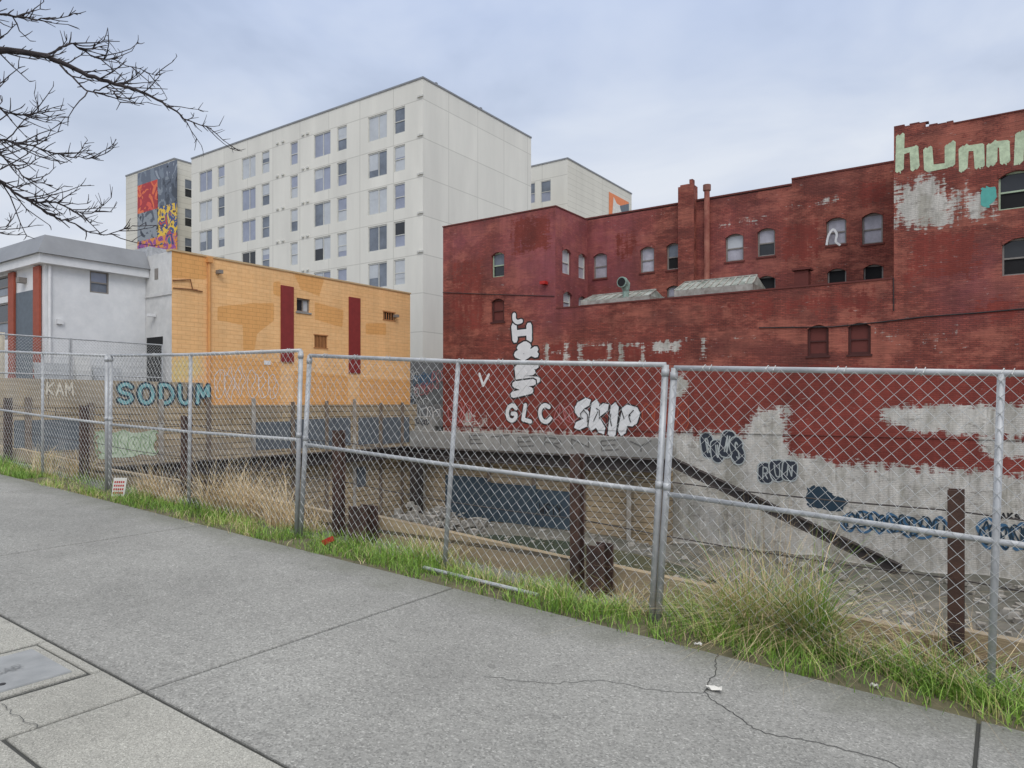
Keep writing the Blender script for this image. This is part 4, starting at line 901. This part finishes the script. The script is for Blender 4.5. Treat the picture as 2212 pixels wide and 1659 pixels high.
# ---------------------------------------------------------------- grey building
GB = thing('grey_building', 'pale grey two-storey stucco building with grey metal fascia at far left', 'building', (-38, 15, 1.4))
XG = -32.15; yg0 = xpt(97, 650, XG)[0]; PG = lambda a, b, d: (XG-d, a, b); PGF = lambda a, b, d: (a, yg0+d, b)
a0, b1 = xpt(194, 583, XG); a1, b0 = xpt(235, 636, XG); hg = [(a0, a1, b0, b1, False)]
wall('wall', PG, yg0, yo0-0.01, 0.8, 7.25, hg, 1.0, M['stucco'], GB, None, None, (), 0.12)
win(GB, PG, hg[0], 0.12, M['gframe'], M['pane_sky'], M['pane_mid'])
fx = lambda px: ypt(px, 0, yg0)[0]
hf = [(fx(-12), fx(21), ypt(5, 642, yg0)[1], ypt(5, 597, yg0)[1], False), (fx(-12), fx(22), ypt(5, 735, yg0)[1], ypt(5, 655, yg0)[1], False)]
wall('wall', PGF, -48, XG, 0.8, 7.25, hf, 1.2, M['stucco'], GB, None, None, (), 0.12)
for h in hf: win(GB, PGF, h, 0.12, M['gframe'], M['pane_dark'], M['pane_mid'])
mb = MB(); mb.boxp(PGF, fx(36), fx(78), 1.0, ypt(55, 630, yg0)[1], -0.03, -0.003); mb.build('lower_cladding', M['slatewall'], GB)
for p0, p1 in ((24, 36), (78, 91)): mb = MB(); mb.boxp(PGF, fx(p0), fx(p1), 1.0, 7.2, -0.12, -0.035); mb.build('pilaster', M['redtrim'], GB)
mb = MB(); mb.box(-48, XG+0.3, yg0-0.3, yo0-0.02, 7.25, 7.62); mb.build('soffit', M['stucco'], GB)
mb = MB()
e0, e1 = 0.42, 0.3
mb.add([(-48, yg0-e0, 7.623), (XG+e0, yg0-e0, 7.623), (XG+e0, yo0-0.02, 7.623), (-48, yo0-0.02, 7.623), (-48, yg0-e1+0.3, 8.45), (XG+e1-0.3, yg0-e1+0.3, 8.45), (XG+e1-0.3, yo0-0.02, 8.45), (-48, yo0-0.02, 8.45)], MB.BF); mb.build('fascia', M['fascia'], GB)
y = xpt(106, 0, XG)[0]; mb = MB(); mb.tube([PG(y, 1.2, -0.07), PG(y, 7.2, -0.07)], 0.06, 8); mb.build('downpipe', M['white'], GB)
mb = MB(); a, b = ypt(55, 606, yg0); mb.boxp(PGF, a-0.15, a+0.15, b-0.12, b+0.1, -0.3, -0.003); mb.build('floodlight', M['gframe'], GB)
a, b = xpt(128, 695, XG); mb = MB(); mb.boxp(PG, a-0.12, a+0.12, b-0.1, b+0.1, -0.12, -0.003); mb.build('vent', M['white'], GB)
o = MB(); o.box(-36, -34.2, 18.2, 20.2, 7.85, 9.2); o.box(-35.9, -34.3, 18.15, 18.2, 8.3, 9.1)
o = o.build('rooftop_unit', M['galv'], org=(-35, 19, 7.85)); tag(o, 'grey rooftop air unit behind the fascia of the grey building', 'air unit')

# container, sheets
t = thing('storage_container', 'cream storage container at the far left edge behind the fence', 'container', (-32.5, 9, 1.4))
mb = MB(); mb.box(-33.6, -31.0, 6.5, 11.0, 1.75, 4.25)
for k in range(14):
    y = 6.6+k*0.32; mb.box(-31.0, -30.96, y, y+0.16, 1.85, 4.15)
mb.build('body', M['sunpeach'], t); mb = MB(); mb.box(-33.6, -30.98, 6.5, 11.02, 1.4, 1.747); mb.build('base', flat('base_red', lin(170, 70, 60)), t)
for k, (y0, y1, h) in enumerate(((12.2, 13.6, 1.6), (13.7, 14.3, 1.9), (14.4, 15.6, 1.5))):
    mb = MB(); mb.add([(-31.2, y0, 1.2), (-31.2, y1, 1.2), (-31.12, y1, 1.2), (-31.12, y0, 1.2), (-31.7, y0, 1.6+h), (-31.7, y1, 1.6+h), (-31.62, y1, 1.6+h), (-31.62, y0, 1.6+h)], MB.BF)
    tag(mb.build('leaning_sheet', M['galv'] if k != 1 else M['offwhite'], org=(-31.2, (y0+y1)/2, 1.2)), ('grey sheet leaning left of the pale sheet behind the distant fence', 'narrow pale sheet leaning between two grey sheets', 'grey sheet leaning right of the pale sheet near the dark door')[k], 'sheet', 'sheets leaning behind the distant fence')

# ---------------------------------------------------------------- apartments
AB = thing('apartment_building', 'tall cream panel-clad apartment block with rows of windows behind the orange building', 'building', (-54, 48, 0))
YA = 41.75; XA = -37.7; PA = lambda a, b, d: (a, YA+d, b); PAR = lambda a, b, d: (XA-d, a, b)
cols = [(430, 458, 1), (470, 485, 0), (522, 552, 1), (565, 582, 0), (627, 643, 0), (678, 714, 1), (728, 749, 0), (795, 836, 1), (851, 875, 0)]
ha = []; kinds = []
for ci, (p0, p1, k) in enumerate(cols):
    for r in range(5):
        ha.append((ypt(p0, 0, YA)[0], ypt(p1, 0, YA)[0], 23.32-3.06*r, 25.42-3.06*r, False)); kinds.append((k, ci, r))
wall('wall', PA, -70.1, XA, 0, 27.1, ha, 4.0, M['cream'], AB, None, None, (), 0.14)
R = random.Random(21)
for h, (k, ci, r) in zip(ha, kinds):
    c = R.choice(['pane_sky', 'pane_sky', 'pane_blind', 'pane_mid']) if r < 3 else R.choice(['pane_mid', 'pane_dark', 'pane_blind', 'pane_sky'])
    c2 = R.choice(['pane_sky', 'pane_blind', 'pane_mid', c, c])
    w = win(AB, PA, h, 0.14, M['wframe'], M[c], M[c2], 'slide' if k else 'hung', 0.08)
    if R.random() < 0.6:
        am = h[0]+(h[1]-h[0])*(0.55 if k else 1.0)-0.1; bt = h[3]-0.12; bb = bt-R.uniform(0.4, 1.5)
        mb = MB(); mb.boxp(PA, h[0]+0.085, am-0.04 if k else am, bb, bt, 0.09, 0.099); mb.build('blind', M['pane_blind'], w)
wall('wall', PAR, YA, 57.2, 0, 27.1, [], 4.0, M['cream'], AB)
mb = MB(); mb.quad((-70.1, YA, 0), (-70.1, 57.2, 0), (-70.1, 57.2, 27.1), (-70.1, YA, 27.1)); mb.quad((-70.1, 57.2, 0), (XA, 57.2, 0), (XA, 57.2, 27.1), (-70.1, 57.2, 27.1)); mb.build('wall', M['cream'], AB)
mb = MB(); mb.box(-70, XA-0.05, YA+0.05, 57.1, 26.4, 26.6); mb.build('roof', M['roof'], AB)
mb = MB(); mb.box(-70.15, XA+0.06, YA-0.06, YA+0.3, 27.1, 27.24); mb.box(XA-0.3, XA+0.06, YA+0.303, 57.25, 27.1, 27.24); mb.build('parapet_cap', M['fascia'], AB)
for r in range(5):
    for px in (600, 612, 655, 665, 906, 912):
        a = ypt(px, 0, YA)[0]; z = 25.75-3.06*r; mb = MB(); mb.boxp(PA, a-0.16, a+0.16, z-0.07, z+0.07, -0.12, -0.002); mb.build('vent', M['wframe'], AB)
for px, py in ((950, 188), (1046, 241)):
    y = xpt(px, py, XA)[0]; mb = MB(); mb.box(XA-0.5, XA-0.3, y-0.1, y+0.1, 27.24, 27.6); mb.build('roof_vent', M['fascia'], AB)

LW = thing('apartment_building', 'cream apartment wing with a tall colourful mural left of the main block', 'building', (-79, 47, 0))
YL_ = 42.0; XL_ = -73.8; PLF = lambda a, b, d: (a, YL_+d, b); PLR = lambda a, b, d: (XL_-d, a, b)
wall('wall', PLF, -84.1, XL_, 0, 27.9, [], 4, M['cream2'], LW)
hl = []
for p in ((388, 427), (451, 490), (514, 550)):
    a0, a1 = xpt(399, 0, XL_)[0], xpt(417, 0, XL_)[0]; hl.append((a0, a1, xpt(408, p[1], XL_)[1], xpt(408, p[0], XL_)[1], False))
wall('wall', PLR, YL_, 50, 0, 27.9, hl, 4, M['cream2'], LW, None, None, (), 0.1)
for h in hl: win(LW, PLR, h, 0.1, M['wframe'], M['pane_mid'], M['pane_dark'], 'hung', 0.05)
mb = MB(); mb.box(-84.15, XL_+0.06, YL_-0.06, 50, 27.9, 28.05); mb.build('parapet_cap', M['fascia'], LW)
def pic(name, cols_, scale):
    m, nt, b = nm(name); v = n_coord(nt, 'Object')
    n = n_noise(nt, v, scale, 3, 0.5, 1.5)
    r = n_ramp(nt, n, [(0.25+0.5*i/len(cols_), c) for i, c in enumerate(cols_)])
    for nd in nt.nodes:
        if nd.type == 'VALTORGB': nd.color_ramp.interpolation = 'CONSTANT'
    nt.links.new(r, b.inputs['Base Color']); return m
q = lambda px0, py0, px1, py1: brect(px0, py0, px1, py1, YL_)
ml = [((298, 375, 383, 400), pic('mural_hills', [lin(120, 130, 142), lin(96, 104, 118), lin(150, 158, 168)], 0.5)), ((298, 402, 341, 462), pic('mural_red', [lin(200, 60, 45), lin(225, 110, 60), lin(170, 40, 44), lin(220, 84, 62)], 0.5)),
      ((342, 388, 383, 448), pic('mural_dark', [lin(60, 66, 76), lin(90, 98, 110), lin(130, 138, 146)], 0.6)), ((298, 463, 341, 522), pic('mural_grey', [lin(80, 86, 96), lin(140, 146, 152), lin(50, 56, 66)], 0.6)),
      ((342, 449, 383, 510), pic('mural_mixed', [lin(200, 70, 50), lin(60, 80, 130), lin(230, 190, 60), lin(80, 60, 70)], 0.8)), ((298, 523, 383, 575), pic('mural_low', [lin(50, 60, 110), lin(150, 70, 140), lin(220, 140, 50), lin(60, 110, 130)], 0.8))]
for k, (r, m) in enumerate(ml):
    a0, a1, b0, b1 = q(*r); mb = MB(); mb.boxp(PLF, a0, a1, b0, b1, -0.05-0.004*k, -0.003); mb.build('mural', m, LW)
mb = MB(); a, b = ypt(363, 360, YL_); mb.tube([(a, YL_-0.03, b), (a, YL_-0.005, b)], 0.35, 16); em = mb.build('emblem', M['redcard'], LW)
mb = MB(); mb.tube([(a, YL_-0.04, b), (a, YL_-0.031, b)], 0.22, 16); mb.build('emblem_ring', M['offwhite'], em); mb = MB(); mb.tube([(a, YL_-0.05, b), (a, YL_-0.041, b)], 0.11, 16); mb.build('emblem_dot', M['redcard'], em)

RW = thing('apartment_building', 'cream rear wing with an orange mural seen between the main block and red building', 'building', (-48, 70, 0))
YR = 64.2; XRW = -37.75; PRF = lambda a, b, d: (a, YR+d, b); PRR = lambda a, b, d: (XRW-d, a, b)
hr = [brect(1168, 392, 1190, 434, YR)+(False,), brect(1140, 397, 1156, 438, YR)+(False,)]
wall('wall', PRF, -58, XRW, 0, 27.1, hr, 4, M['cream'], RW, None, None, (), 0.12)
for h in hr: win(RW, PRF, h, 0.12, M['wframe'], M['pane_mid'], M['pane_sky'], 'hung', 0.07)
wall('wall', PRR, YR, 79.6, 0, 27.1, [], 4, M['cream2'], RW)
mb = MB(); mb.box(-58, XRW+0.06, YR-0.06, YR+0.3, 27.1, 27.25); mb.box(XRW-0.3, XRW+0.06, YR+0.303, 79.65, 27.1, 27.25); mb.build('parapet_cap', M['fascia'], RW)
mb = MB(); mb.box(-58, XRW-0.05, YR+0.05, 79.5, 26.4, 26.6); mb.build('roof', M['roof'], RW)
pr = [xpt(x, z, XRW) for x, z in ((1315, 414), (1358, 437), (1358, 480), (1315, 475))]
mb = MB(); mb.add([PRR(a, b, -0.02) for a, b in pr], [(0, 1, 2, 3)], 0)
mb.add([PRR(*xpt(x, z, XRW), -0.03) for x, z in ((1325, 425), (1332, 440), (1350, 450), (1340, 468), (1322, 466))], [(0, 1, 2, 3, 4)], 1)
mb.add([PRR(*xpt(x, z, XRW), -0.04) for x, z in ((1338, 445), (1358, 440), (1358, 475), (1345, 468))], [(0, 1, 2, 3)], 2)
mb.build('mural', [flat('mural_orange', lin(235, 140, 90)), M['paper'], M['slatewall']], RW)

# alley stuff
t = thing('alley_wall', 'dark graffiti covered concrete wall in the alley between orange and red buildings', 'wall', (-33, 38, 0.2))
mb = MB(); mb.box(-42, -30.5, 38, 38.3, -0.5, 4.7); mb.build('wall', M['concdark'], t)
PAL = lambda a, b, d: (a, 38+d, b)
R = random.Random(31); gm = [M['offwhite'], M['bluegr'], M['pinkline']]
for k in range(10):
    mb = MB(); a = R.uniform(-36, -32); b = R.uniform(0.8, 4.0); bubbles(mb, PAL, a-0.7, a+0.7, b-0.4, b+0.4, 3, 0.05, -0.01-0.006*k, R); mb.build('graffiti', gm[k % 3], t)
for k, (x0, x1, y0, y1, z1) in enumerate(((-30.8, -28.2, 33.0, 34.5, 1.5), (-30.2, -28.4, 32.2, 33.0, 0.75))):
    t = thing('concrete_block', ('upper grey concrete block in the alley mouth', 'lower grey concrete block above the pit corner')[k], 'block', ((x0+x1)/2, (y0+y1)/2, 0))
    mb = MB(); mb.box(x0, x1, y0, y1, -0.5, z1); mb.build('block', M['concdark'] if k == 0 else M['conc'], t)
    mb = MB(); bubbles(mb, lambda a, b, d: (a, y0+d, b), x0+0.3, x1-0.2, 0.25, z1-0.1, 4, 0.05, -0.01, R); mb.build('graffiti', M['offwhite'] if k == 0 else M['navy'], t)

# ---------------------------------------------------------------- vegetation
def blade(mb, p, h, ang, bend, w, mi):
    dx, dy = math.cos(ang), math.sin(ang); sa = ang+math.pi/2+random.uniform(-0.9, 0.9); sx, sy = math.cos(sa)*w, math.sin(sa)*w
    o = len(mb.v)
    for k in range(4):
        f = k/3; x = p[0]+dx*bend*h*f*f; y = p[1]+dy*bend*h*f*f; z = p[2]+h*f*(1-0.4*bend*f); g = 1-f*0.85
        if k < 3: mb.v.append((x-sx*g, y-sy*g, z)); mb.v.append((x+sx*g, y+sy*g, z))
        else: mb.v.append((x, y, z))
    mb.f += [(o, o+1, o+3, o+2), (o+2, o+3, o+5, o+4), (o+4, o+5, o+6)]; mb.mi += [mi]*3
mb = MB()
for k in range(46000):
    x = 3.0-19.0*(random.random()**1.2); y = 4.20+0.95*random.random()**1.1
    d = mn.noise(Vector((x*1.3, y*1.8, 9)))+0.4*mn.noise(Vector((x*4.5, y*4.5, 2)))
    edge = 4.3+0.16*mn.noise(Vector((x*2.2, 3, 0)))+(0.06 if x > -2 else 0)
    if y < edge and random.random() < 0.9: continue
    if d < -0.1 and random.random() < 0.85: continue
    if x > 0.1 and random.random() < 0.7: continue
    if y > 4.75 and random.random() < 0.5: continue
    tall = 1.0+max(0, d)*1.8
    h = random.uniform(0.04, 0.17)*tall*(1.1 if x > -2.2 else 1)
    q = mn.noise(Vector((x*0.8, y*2, 5))); r = random.random()
    mi = (0 if r < 0.42 else 1 if r < 0.77 else 2 if r < 0.92 else 3 if r < 0.97 else 4)
    if q > 0.14 and r > 0.5: mi = 4 if r > 0.8 else 3
    blade(mb, (x, y, vz(x, y)-0.01), h, random.uniform(0, 6.28), random.uniform(0.2, 1.1), random.uniform(0.002, 0.0042), mi)
tag(mb.build('grass', GR, uv=False), 'short green grass growing along the verge under the fence', 'grass', None, 'stuff')
def tuft(name, label, px, y, n, rad, h0, h1, mats, bend, w, dxs=1.0, sub=1, wind=None):
    x = y*ray(px, 0).x/ray(px, 0).y; mb = MB(); z = vz(x, y)
    cen = [(random.uniform(-rad, rad)*dxs, random.uniform(-rad, rad)*0.35, random.uniform(0.45, 1.1), random.uniform(0, 6.28)) for _ in range(sub)] if sub > 1 else [(0, 0, 1, 0)]
    for k in range(n):
        cxx, cyy, ch_, ca = cen[int(random.random()**1.3*len(cen))]; rr = rad*(0.35 if sub > 1 else 1.0)
        a = random.uniform(0, 6.28); r = rr*math.sqrt(random.random()); bx, by = x+cxx+r*math.cos(a)*dxs, min(5.15, y+cyy+r*math.sin(a)*0.6)
        out = (a if random.random() < 0.5 or sub == 1 else ca)+random.uniform(-1.2, 1.2); hk = ch_*random.uniform(0.45, 1.05)
        blade(mb, (bx, by, vz(bx, by)-0.02), random.uniform(h0, h1)*hk, out, random.uniform(*bend), random.uniform(0.6, 1.2)*w, random.choice(mats))
    o = mb.build(name, GR, uv=False, org=(x, y, z)); tag(o, label, 'grass clump' if name == 'grass_clump' else 'dry weeds'); return o
tuft('grass_clump', 'tall green grass clump with upright blades at right behind the fence', 1680, 4.93, 800, 0.26, 0.5, 1.1, [0, 0, 1, 1, 2, 3, 4], (0.1, 1.0), 0.0038, 1.2, 6)
tuft('grass_clump', 'green grass clump right of the double fence post', 1535, 4.9, 1100, 0.36, 0.35, 0.85, [0, 0, 1, 1, 3, 3, 4], (0.2, 1.1), 0.0038, 1.2, 8)
tuft('grass_clump', 'green grass clump in front of the nearest rusty pile', 1960, 4.75, 700, 0.36, 0.16, 0.42, [0, 0, 1, 1, 2, 4], (0.3, 0.9), 0.004, 1.5, 8)
tuft('grass_clump', 'low green grass clump at the sidewalk edge under the tall clump', 1770, 4.65, 1300, 0.42, 0.2, 0.55, [0, 0, 1, 1, 2, 3], (0.3, 1.0), 0.004, 1.8, 12)
tuft('grass_clump', 'low bright grass clump right of the fallen pipe', 1210, 4.6, 400, 0.3, 0.14, 0.34, [0, 0, 1, 3], (0.3, 1.0), 0.004, 1.5, 5)
tuft('dry_weeds', 'tangled dry straw weeds between the tall green clump and the nearest pile', 1835, 5.0, 1700, 0.45, 0.5, 1.15, [4, 4, 4, 5, 5], (0.5, 2.0), 0.0024, 1.4, 9)
tuft('dry_weeds', 'dry straw stalks rising above the tall green clump', 1665, 5.05, 300, 0.32, 0.7, 1.3, [4, 4, 5], (0.05, 0.8), 0.0024)
tuft('dry_weeds', 'large pale straw grass left of the boxy steel stub', 560, 4.98, 1500, 0.55, 0.5, 1.05, [4, 4, 4, 5], (0.15, 1.0), 0.0042, 1.3, 7)
tuft('dry_weeds', 'pale straw grass below the SODUM lettering', 335, 5.0, 600, 0.5, 0.4, 0.85, [4, 4, 5], (0.3, 1.0), 0.0042, 1.5, 5)
tuft('dry_weeds', 'pale straw grass near the left edge under the fence', 120, 5.0, 700, 0.6, 0.4, 0.9, [4, 4, 5, 3], (0.2, 0.9), 0.0045, 1.6, 6)
tuft('dry_weeds', 'small dry weeds beside the middle post of the GLC fence panel', 1000, 4.95, 450, 0.35, 0.35, 0.7, [4, 4, 5, 3], (0.3, 1.1), 0.0028, 1.5, 4)
tuft('dry_weeds', 'sparse dry weeds in front of the second pile from the right', 1290, 4.85, 300, 0.3, 0.2, 0.45, [4, 5, 3], (0.3, 1.3), 0.0026, 1.5, 4)
tuft('dry_weeds', 'thin dry weeds at the lower right corner by the nearest fence post', 2190, 4.9, 300, 0.35, 0.12, 0.3, [4, 5, 5], (0.5, 1.6), 0.0022, 1.5)

# bare tree
TX, TY = -6.4, 1.1
TR = thing('bare_tree', 'bare leafless tree reaching in from the upper left corner', 'tree', (TX, TY, gz(TX)))
tr_pts = [(TX, TY, gz(TX)-0.1), (TX+0.03, TY+0.02, 1.4), (TX-0.02, TY+0.1, 2.6), (TX+0.05, TY+0.15, 3.8), (TX+0.1, TY+0.3, 5.2)]
mb = MB(); mb.tube(tr_pts, [0.17, 0.13, 0.12, 0.10, 0.04], 12); mb.build('trunk', M['bark'], TR, True)
def twig(mb, p, d, L, r, lvl, R):
    n = 4 if lvl < 2 else 2; pts = [p]; dd = Vector(d).normalized(); q = Vector(p)
    for k in range(n):
        dd = (dd+Vector((R.uniform(-0.22, 0.22), R.uniform(-0.22, 0.22), R.uniform(-0.1, 0.25)))).normalized(); q = q+dd*(L/n); pts.append(q.copy())
    mb.tube(pts, [r*(1-0.5*k/n) for k in range(n+1)], 5 if lvl < 2 else 4)
    if lvl < 2:
        for k in range(R.randint(3, 5)):
            i = R.randint(1, n); s = dd.cross(Vector((R.uniform(-1, 1), R.uniform(-1, 1), R.uniform(-1, 1)))).normalized()
            twig(mb, pts[i], dd*0.8+s*R.uniform(0.5, 1.0)+Vector((0, 0, 0.2)), R.uniform(0.03, 0.10), r*0.7, lvl+1, R)
def branch(pp, r0, r1, dens, seed, start=None):
    R = random.Random(seed); pts = [cam(px, py, t) for px, py, t in pp]
    if start is not None: pts = [Vector((TX+0.02, TY+0.12, start))]+pts
    sp = [Vector(p) for p in smooth([tuple(p) for p in pts], 6)]
    for i in range(1, len(sp)): sp[i] += Vector((R.uniform(-1, 1), R.uniform(-1, 1), R.uniform(-1, 1)))*0.008
    n = len(sp); rad = [r0+(r1-r0)*(i/(n-1))**0.7 for i in range(n)]
    mb = MB(); mb.tube(sp, rad, 7)
    for i in range(5 if start else 2, n-1):
        for k in range(dens):
            if R.random() < 0.66:
                d = (sp[i+1]-sp[i-1]).normalized(); s = d.cross(Vector((R.uniform(-1, 1), R.uniform(-1, 1), R.uniform(-1, 1)))).normalized()
                f = 1-i/n; big = R.random() < 0.4
                twig(mb, sp[i].lerp(sp[i+1], R.random()), d*0.9+s*R.uniform(0.4, 0.9)+Vector((0, 0, R.uniform(-0.05, 0.3))), R.uniform(0.16, 0.26+0.2*f) if big else R.uniform(0.04, 0.11), 0.0038+0.002*f, 1 if big else 2, R)
    mb.build('branch', M['bark'], TR, True)
branch([(-60, 100, 4.9), (0, 108, 5.0), (100, 122, 5.1), (190, 162, 5.2), (270, 188, 5.25), (340, 215, 5.3), (400, 255, 5.3), (458, 276, 5.3)], 0.036, 0.0025, 2, 1, 3.6)
branch([(-80, 20, 4.8), (0, 30, 4.9), (40, 38, 5.0), (100, 42, 5.0), (168, 30, 5.1)], 0.013, 0.0025, 2, 2, 4.3)
branch([(-60, 205, 5.0), (0, 236, 5.2), (50, 250, 5.3), (98, 240, 5.4)], 0.013, 0.0025, 2, 3, 3.3)
branch([(-60, 285, 4.8), (0, 302, 4.9), (60, 312, 5.0), (140, 336, 5.1), (216, 343, 5.2)], 0.014, 0.0025, 2, 4, 3.0)
branch([(-60, 375, 4.9), (0, 395, 5.0), (60, 430, 5.1), (120, 438, 5.2), (170, 460, 5.2), (212, 456, 5.2)], 0.018, 0.0025, 2, 5, 2.8)
branch([(60, 430, 5.1), (110, 465, 5.2), (150, 480, 5.3), (220, 508, 5.3), (288, 490, 5.4)], 0.010, 0.0025, 2, 6)
branch([(100, 122, 5.1), (150, 95, 5.2), (200, 120, 5.3), (260, 135, 5.3), (340, 165, 5.4)], 0.009, 0.0022, 2, 7)
branch([(130, 140, 5.1), (190, 195, 5.0), (235, 190, 5.0), (258, 222, 5.0)], 0.008, 0.0022, 2, 8)
branch([(-60, 340, 5.2), (0, 335, 5.3), (60, 385, 5.3), (110, 400, 5.3)], 0.011, 0.0025, 2, 9, 2.9)
branch([(-60, 500, 5.2), (-20, 495, 5.2), (24, 488, 5.3)], 0.008, 0.0025, 1, 10, 2.5)

# ---------------------------------------------------------------- litter
def crumple(name, px, py, w, h, mat, label, cat, seed):
    p = gpt(px, py); R = random.Random(seed); mb = MB(); n = 5; z = vz(p.x, p.y) if p.y > 4.25 else p.z
    for i in range(n):
        for j in range(n): mb.v.append((p.x+(i/(n-1)-0.5)*w+R.uniform(-1, 1)*w*0.08, p.y+(j/(n-1)-0.5)*w*0.5+R.uniform(-1, 1)*w*0.06, z+0.006+h*R.random()))
    for i in range(n-1):
        for j in range(n-1): mb.f.append((i*n+j, (i+1)*n+j, (i+1)*n+j+1, i*n+j+1)); mb.mi.append(0)
    tag(mb.build(name, mat, org=(p.x, p.y, z)), label, cat)
crumple('litter_paper', 1542, 1492, 0.085, 0.02, M['paper'], 'crumpled cream paper scrap lying on the sidewalk by the crack', 'litter', 1)
crumple('litter_paper', 1508, 1386, 0.05, 0.02, M['paper'], 'small white paper scrap at the grass edge below the double fence post', 'litter', 2)
crumple('litter_paper', 1888, 1477, 0.04, 0.03, M['paper'], 'small white paper scrap at the grass edge near the lower right', 'litter', 3)
p = gpt(706, 1180); mb = MB(); mb.obox((p.x-0.04, p.y, p.z+0.03), (p.x+0.04, p.y+0.03, p.z+0.07), 0.06, 0.05); o = mb.build('drink_carton', M['redcard'], org=tuple(p)); tag(o, 'red paper carton dropped in the grass edge near the middle post', 'carton')
p = gpt(253, 1072); t = thing('paper_sign', 'small white paper notice with red print leaning at the grass edge', 'sign', tuple(p))
PS = lambda a, b, d: (p.x+a*cs-d*sn*0.6, p.y+a*sn+d*cs+b*0.15, p.z+b)
mb = MB(); mb.boxp(PS, -0.075, 0.09, 0.0, 0.23, 0.0, 0.006); mb.build('sheet', M['paper'], t)
R = random.Random(8)
for j in range(4):
    mb = MB()
    for i in range(5): mb.boxp(PS, -0.06+0.027*i, -0.042+0.027*i, 0.03+0.045*j, 0.055+0.045*j, -0.002, -0.0005)
    mb.build('print_line', M['redcard'], t)
p0, p1 = gpt(915, 1228), gpt(1162, 1288); mb = MB(); mb.tube([p0+Vector((0, 0, 0.01)), p1+Vector((0, 0, 0.01))], 0.016, 8)
tag(mb.build('fallen_pipe', M['galv'], org=tuple(p0)), 'loose galvanized pipe lying in the grass below the GLC fence panel', 'pipe')

# ---------------------------------------------------------------- light, world, camera
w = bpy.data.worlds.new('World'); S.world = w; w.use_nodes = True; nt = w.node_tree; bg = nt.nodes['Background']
sky = nt.nodes.new('ShaderNodeTexSky'); sky.sky_type = 'NISHITA'; sky.sun_disc = False
sd = Vector((0.55, -0.55, 0.75)).normalized(); el = math.asin(sd.z); az = math.atan2(sd.x, sd.y)
sky.sun_elevation = el; sky.sun_rotation = az
g = nt.nodes.new('ShaderNodeTexCoord').outputs['Generated']; sx = nt.nodes.new('ShaderNodeSeparateXYZ'); nt.links.new(g, sx.inputs[0])
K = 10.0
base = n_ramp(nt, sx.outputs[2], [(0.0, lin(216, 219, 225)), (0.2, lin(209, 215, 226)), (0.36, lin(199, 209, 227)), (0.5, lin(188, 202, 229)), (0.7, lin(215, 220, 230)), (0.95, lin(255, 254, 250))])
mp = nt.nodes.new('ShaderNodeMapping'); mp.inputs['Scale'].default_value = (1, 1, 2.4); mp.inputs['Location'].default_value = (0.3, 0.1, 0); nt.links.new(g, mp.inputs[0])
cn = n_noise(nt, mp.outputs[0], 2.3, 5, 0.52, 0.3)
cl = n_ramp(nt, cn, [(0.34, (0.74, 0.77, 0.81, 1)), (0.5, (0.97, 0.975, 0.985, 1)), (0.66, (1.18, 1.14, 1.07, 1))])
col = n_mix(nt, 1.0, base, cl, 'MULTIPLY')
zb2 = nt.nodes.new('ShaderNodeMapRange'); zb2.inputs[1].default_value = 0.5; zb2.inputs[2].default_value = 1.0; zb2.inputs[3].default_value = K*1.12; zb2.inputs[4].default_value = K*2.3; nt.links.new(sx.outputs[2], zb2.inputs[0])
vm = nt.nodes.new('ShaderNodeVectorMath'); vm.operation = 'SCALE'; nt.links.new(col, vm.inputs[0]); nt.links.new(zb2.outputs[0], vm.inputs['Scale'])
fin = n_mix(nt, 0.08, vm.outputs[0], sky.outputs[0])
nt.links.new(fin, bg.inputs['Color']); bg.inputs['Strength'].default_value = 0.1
sun = bpy.data.lights.new('sun', 'SUN'); sun.energy = 1.1; sun.angle = math.radians(25); sun.color = (1, 0.97, 0.93)
so = bpy.data.objects.new('sun', sun); C.objects.link(so); so.rotation_euler = (-sd).to_track_quat('-Z', 'Y').to_euler()
cd = bpy.data.cameras.new('camera'); cd.sensor_width = 36; cd.lens = 36*F/2212; cd.shift_y = (HY-829.5)/2212; cd.clip_end = 2000; cd.clip_start = 0.05
co = bpy.data.objects.new('camera', cd); C.objects.link(co); co.location = (0, 0, CH); co.rotation_euler = (math.pi/2, 0, TH); S.camera = co
S.view_settings.view_transform = 'Standard'; S.view_settings.look = 'None'; S.view_settings.exposure = 0
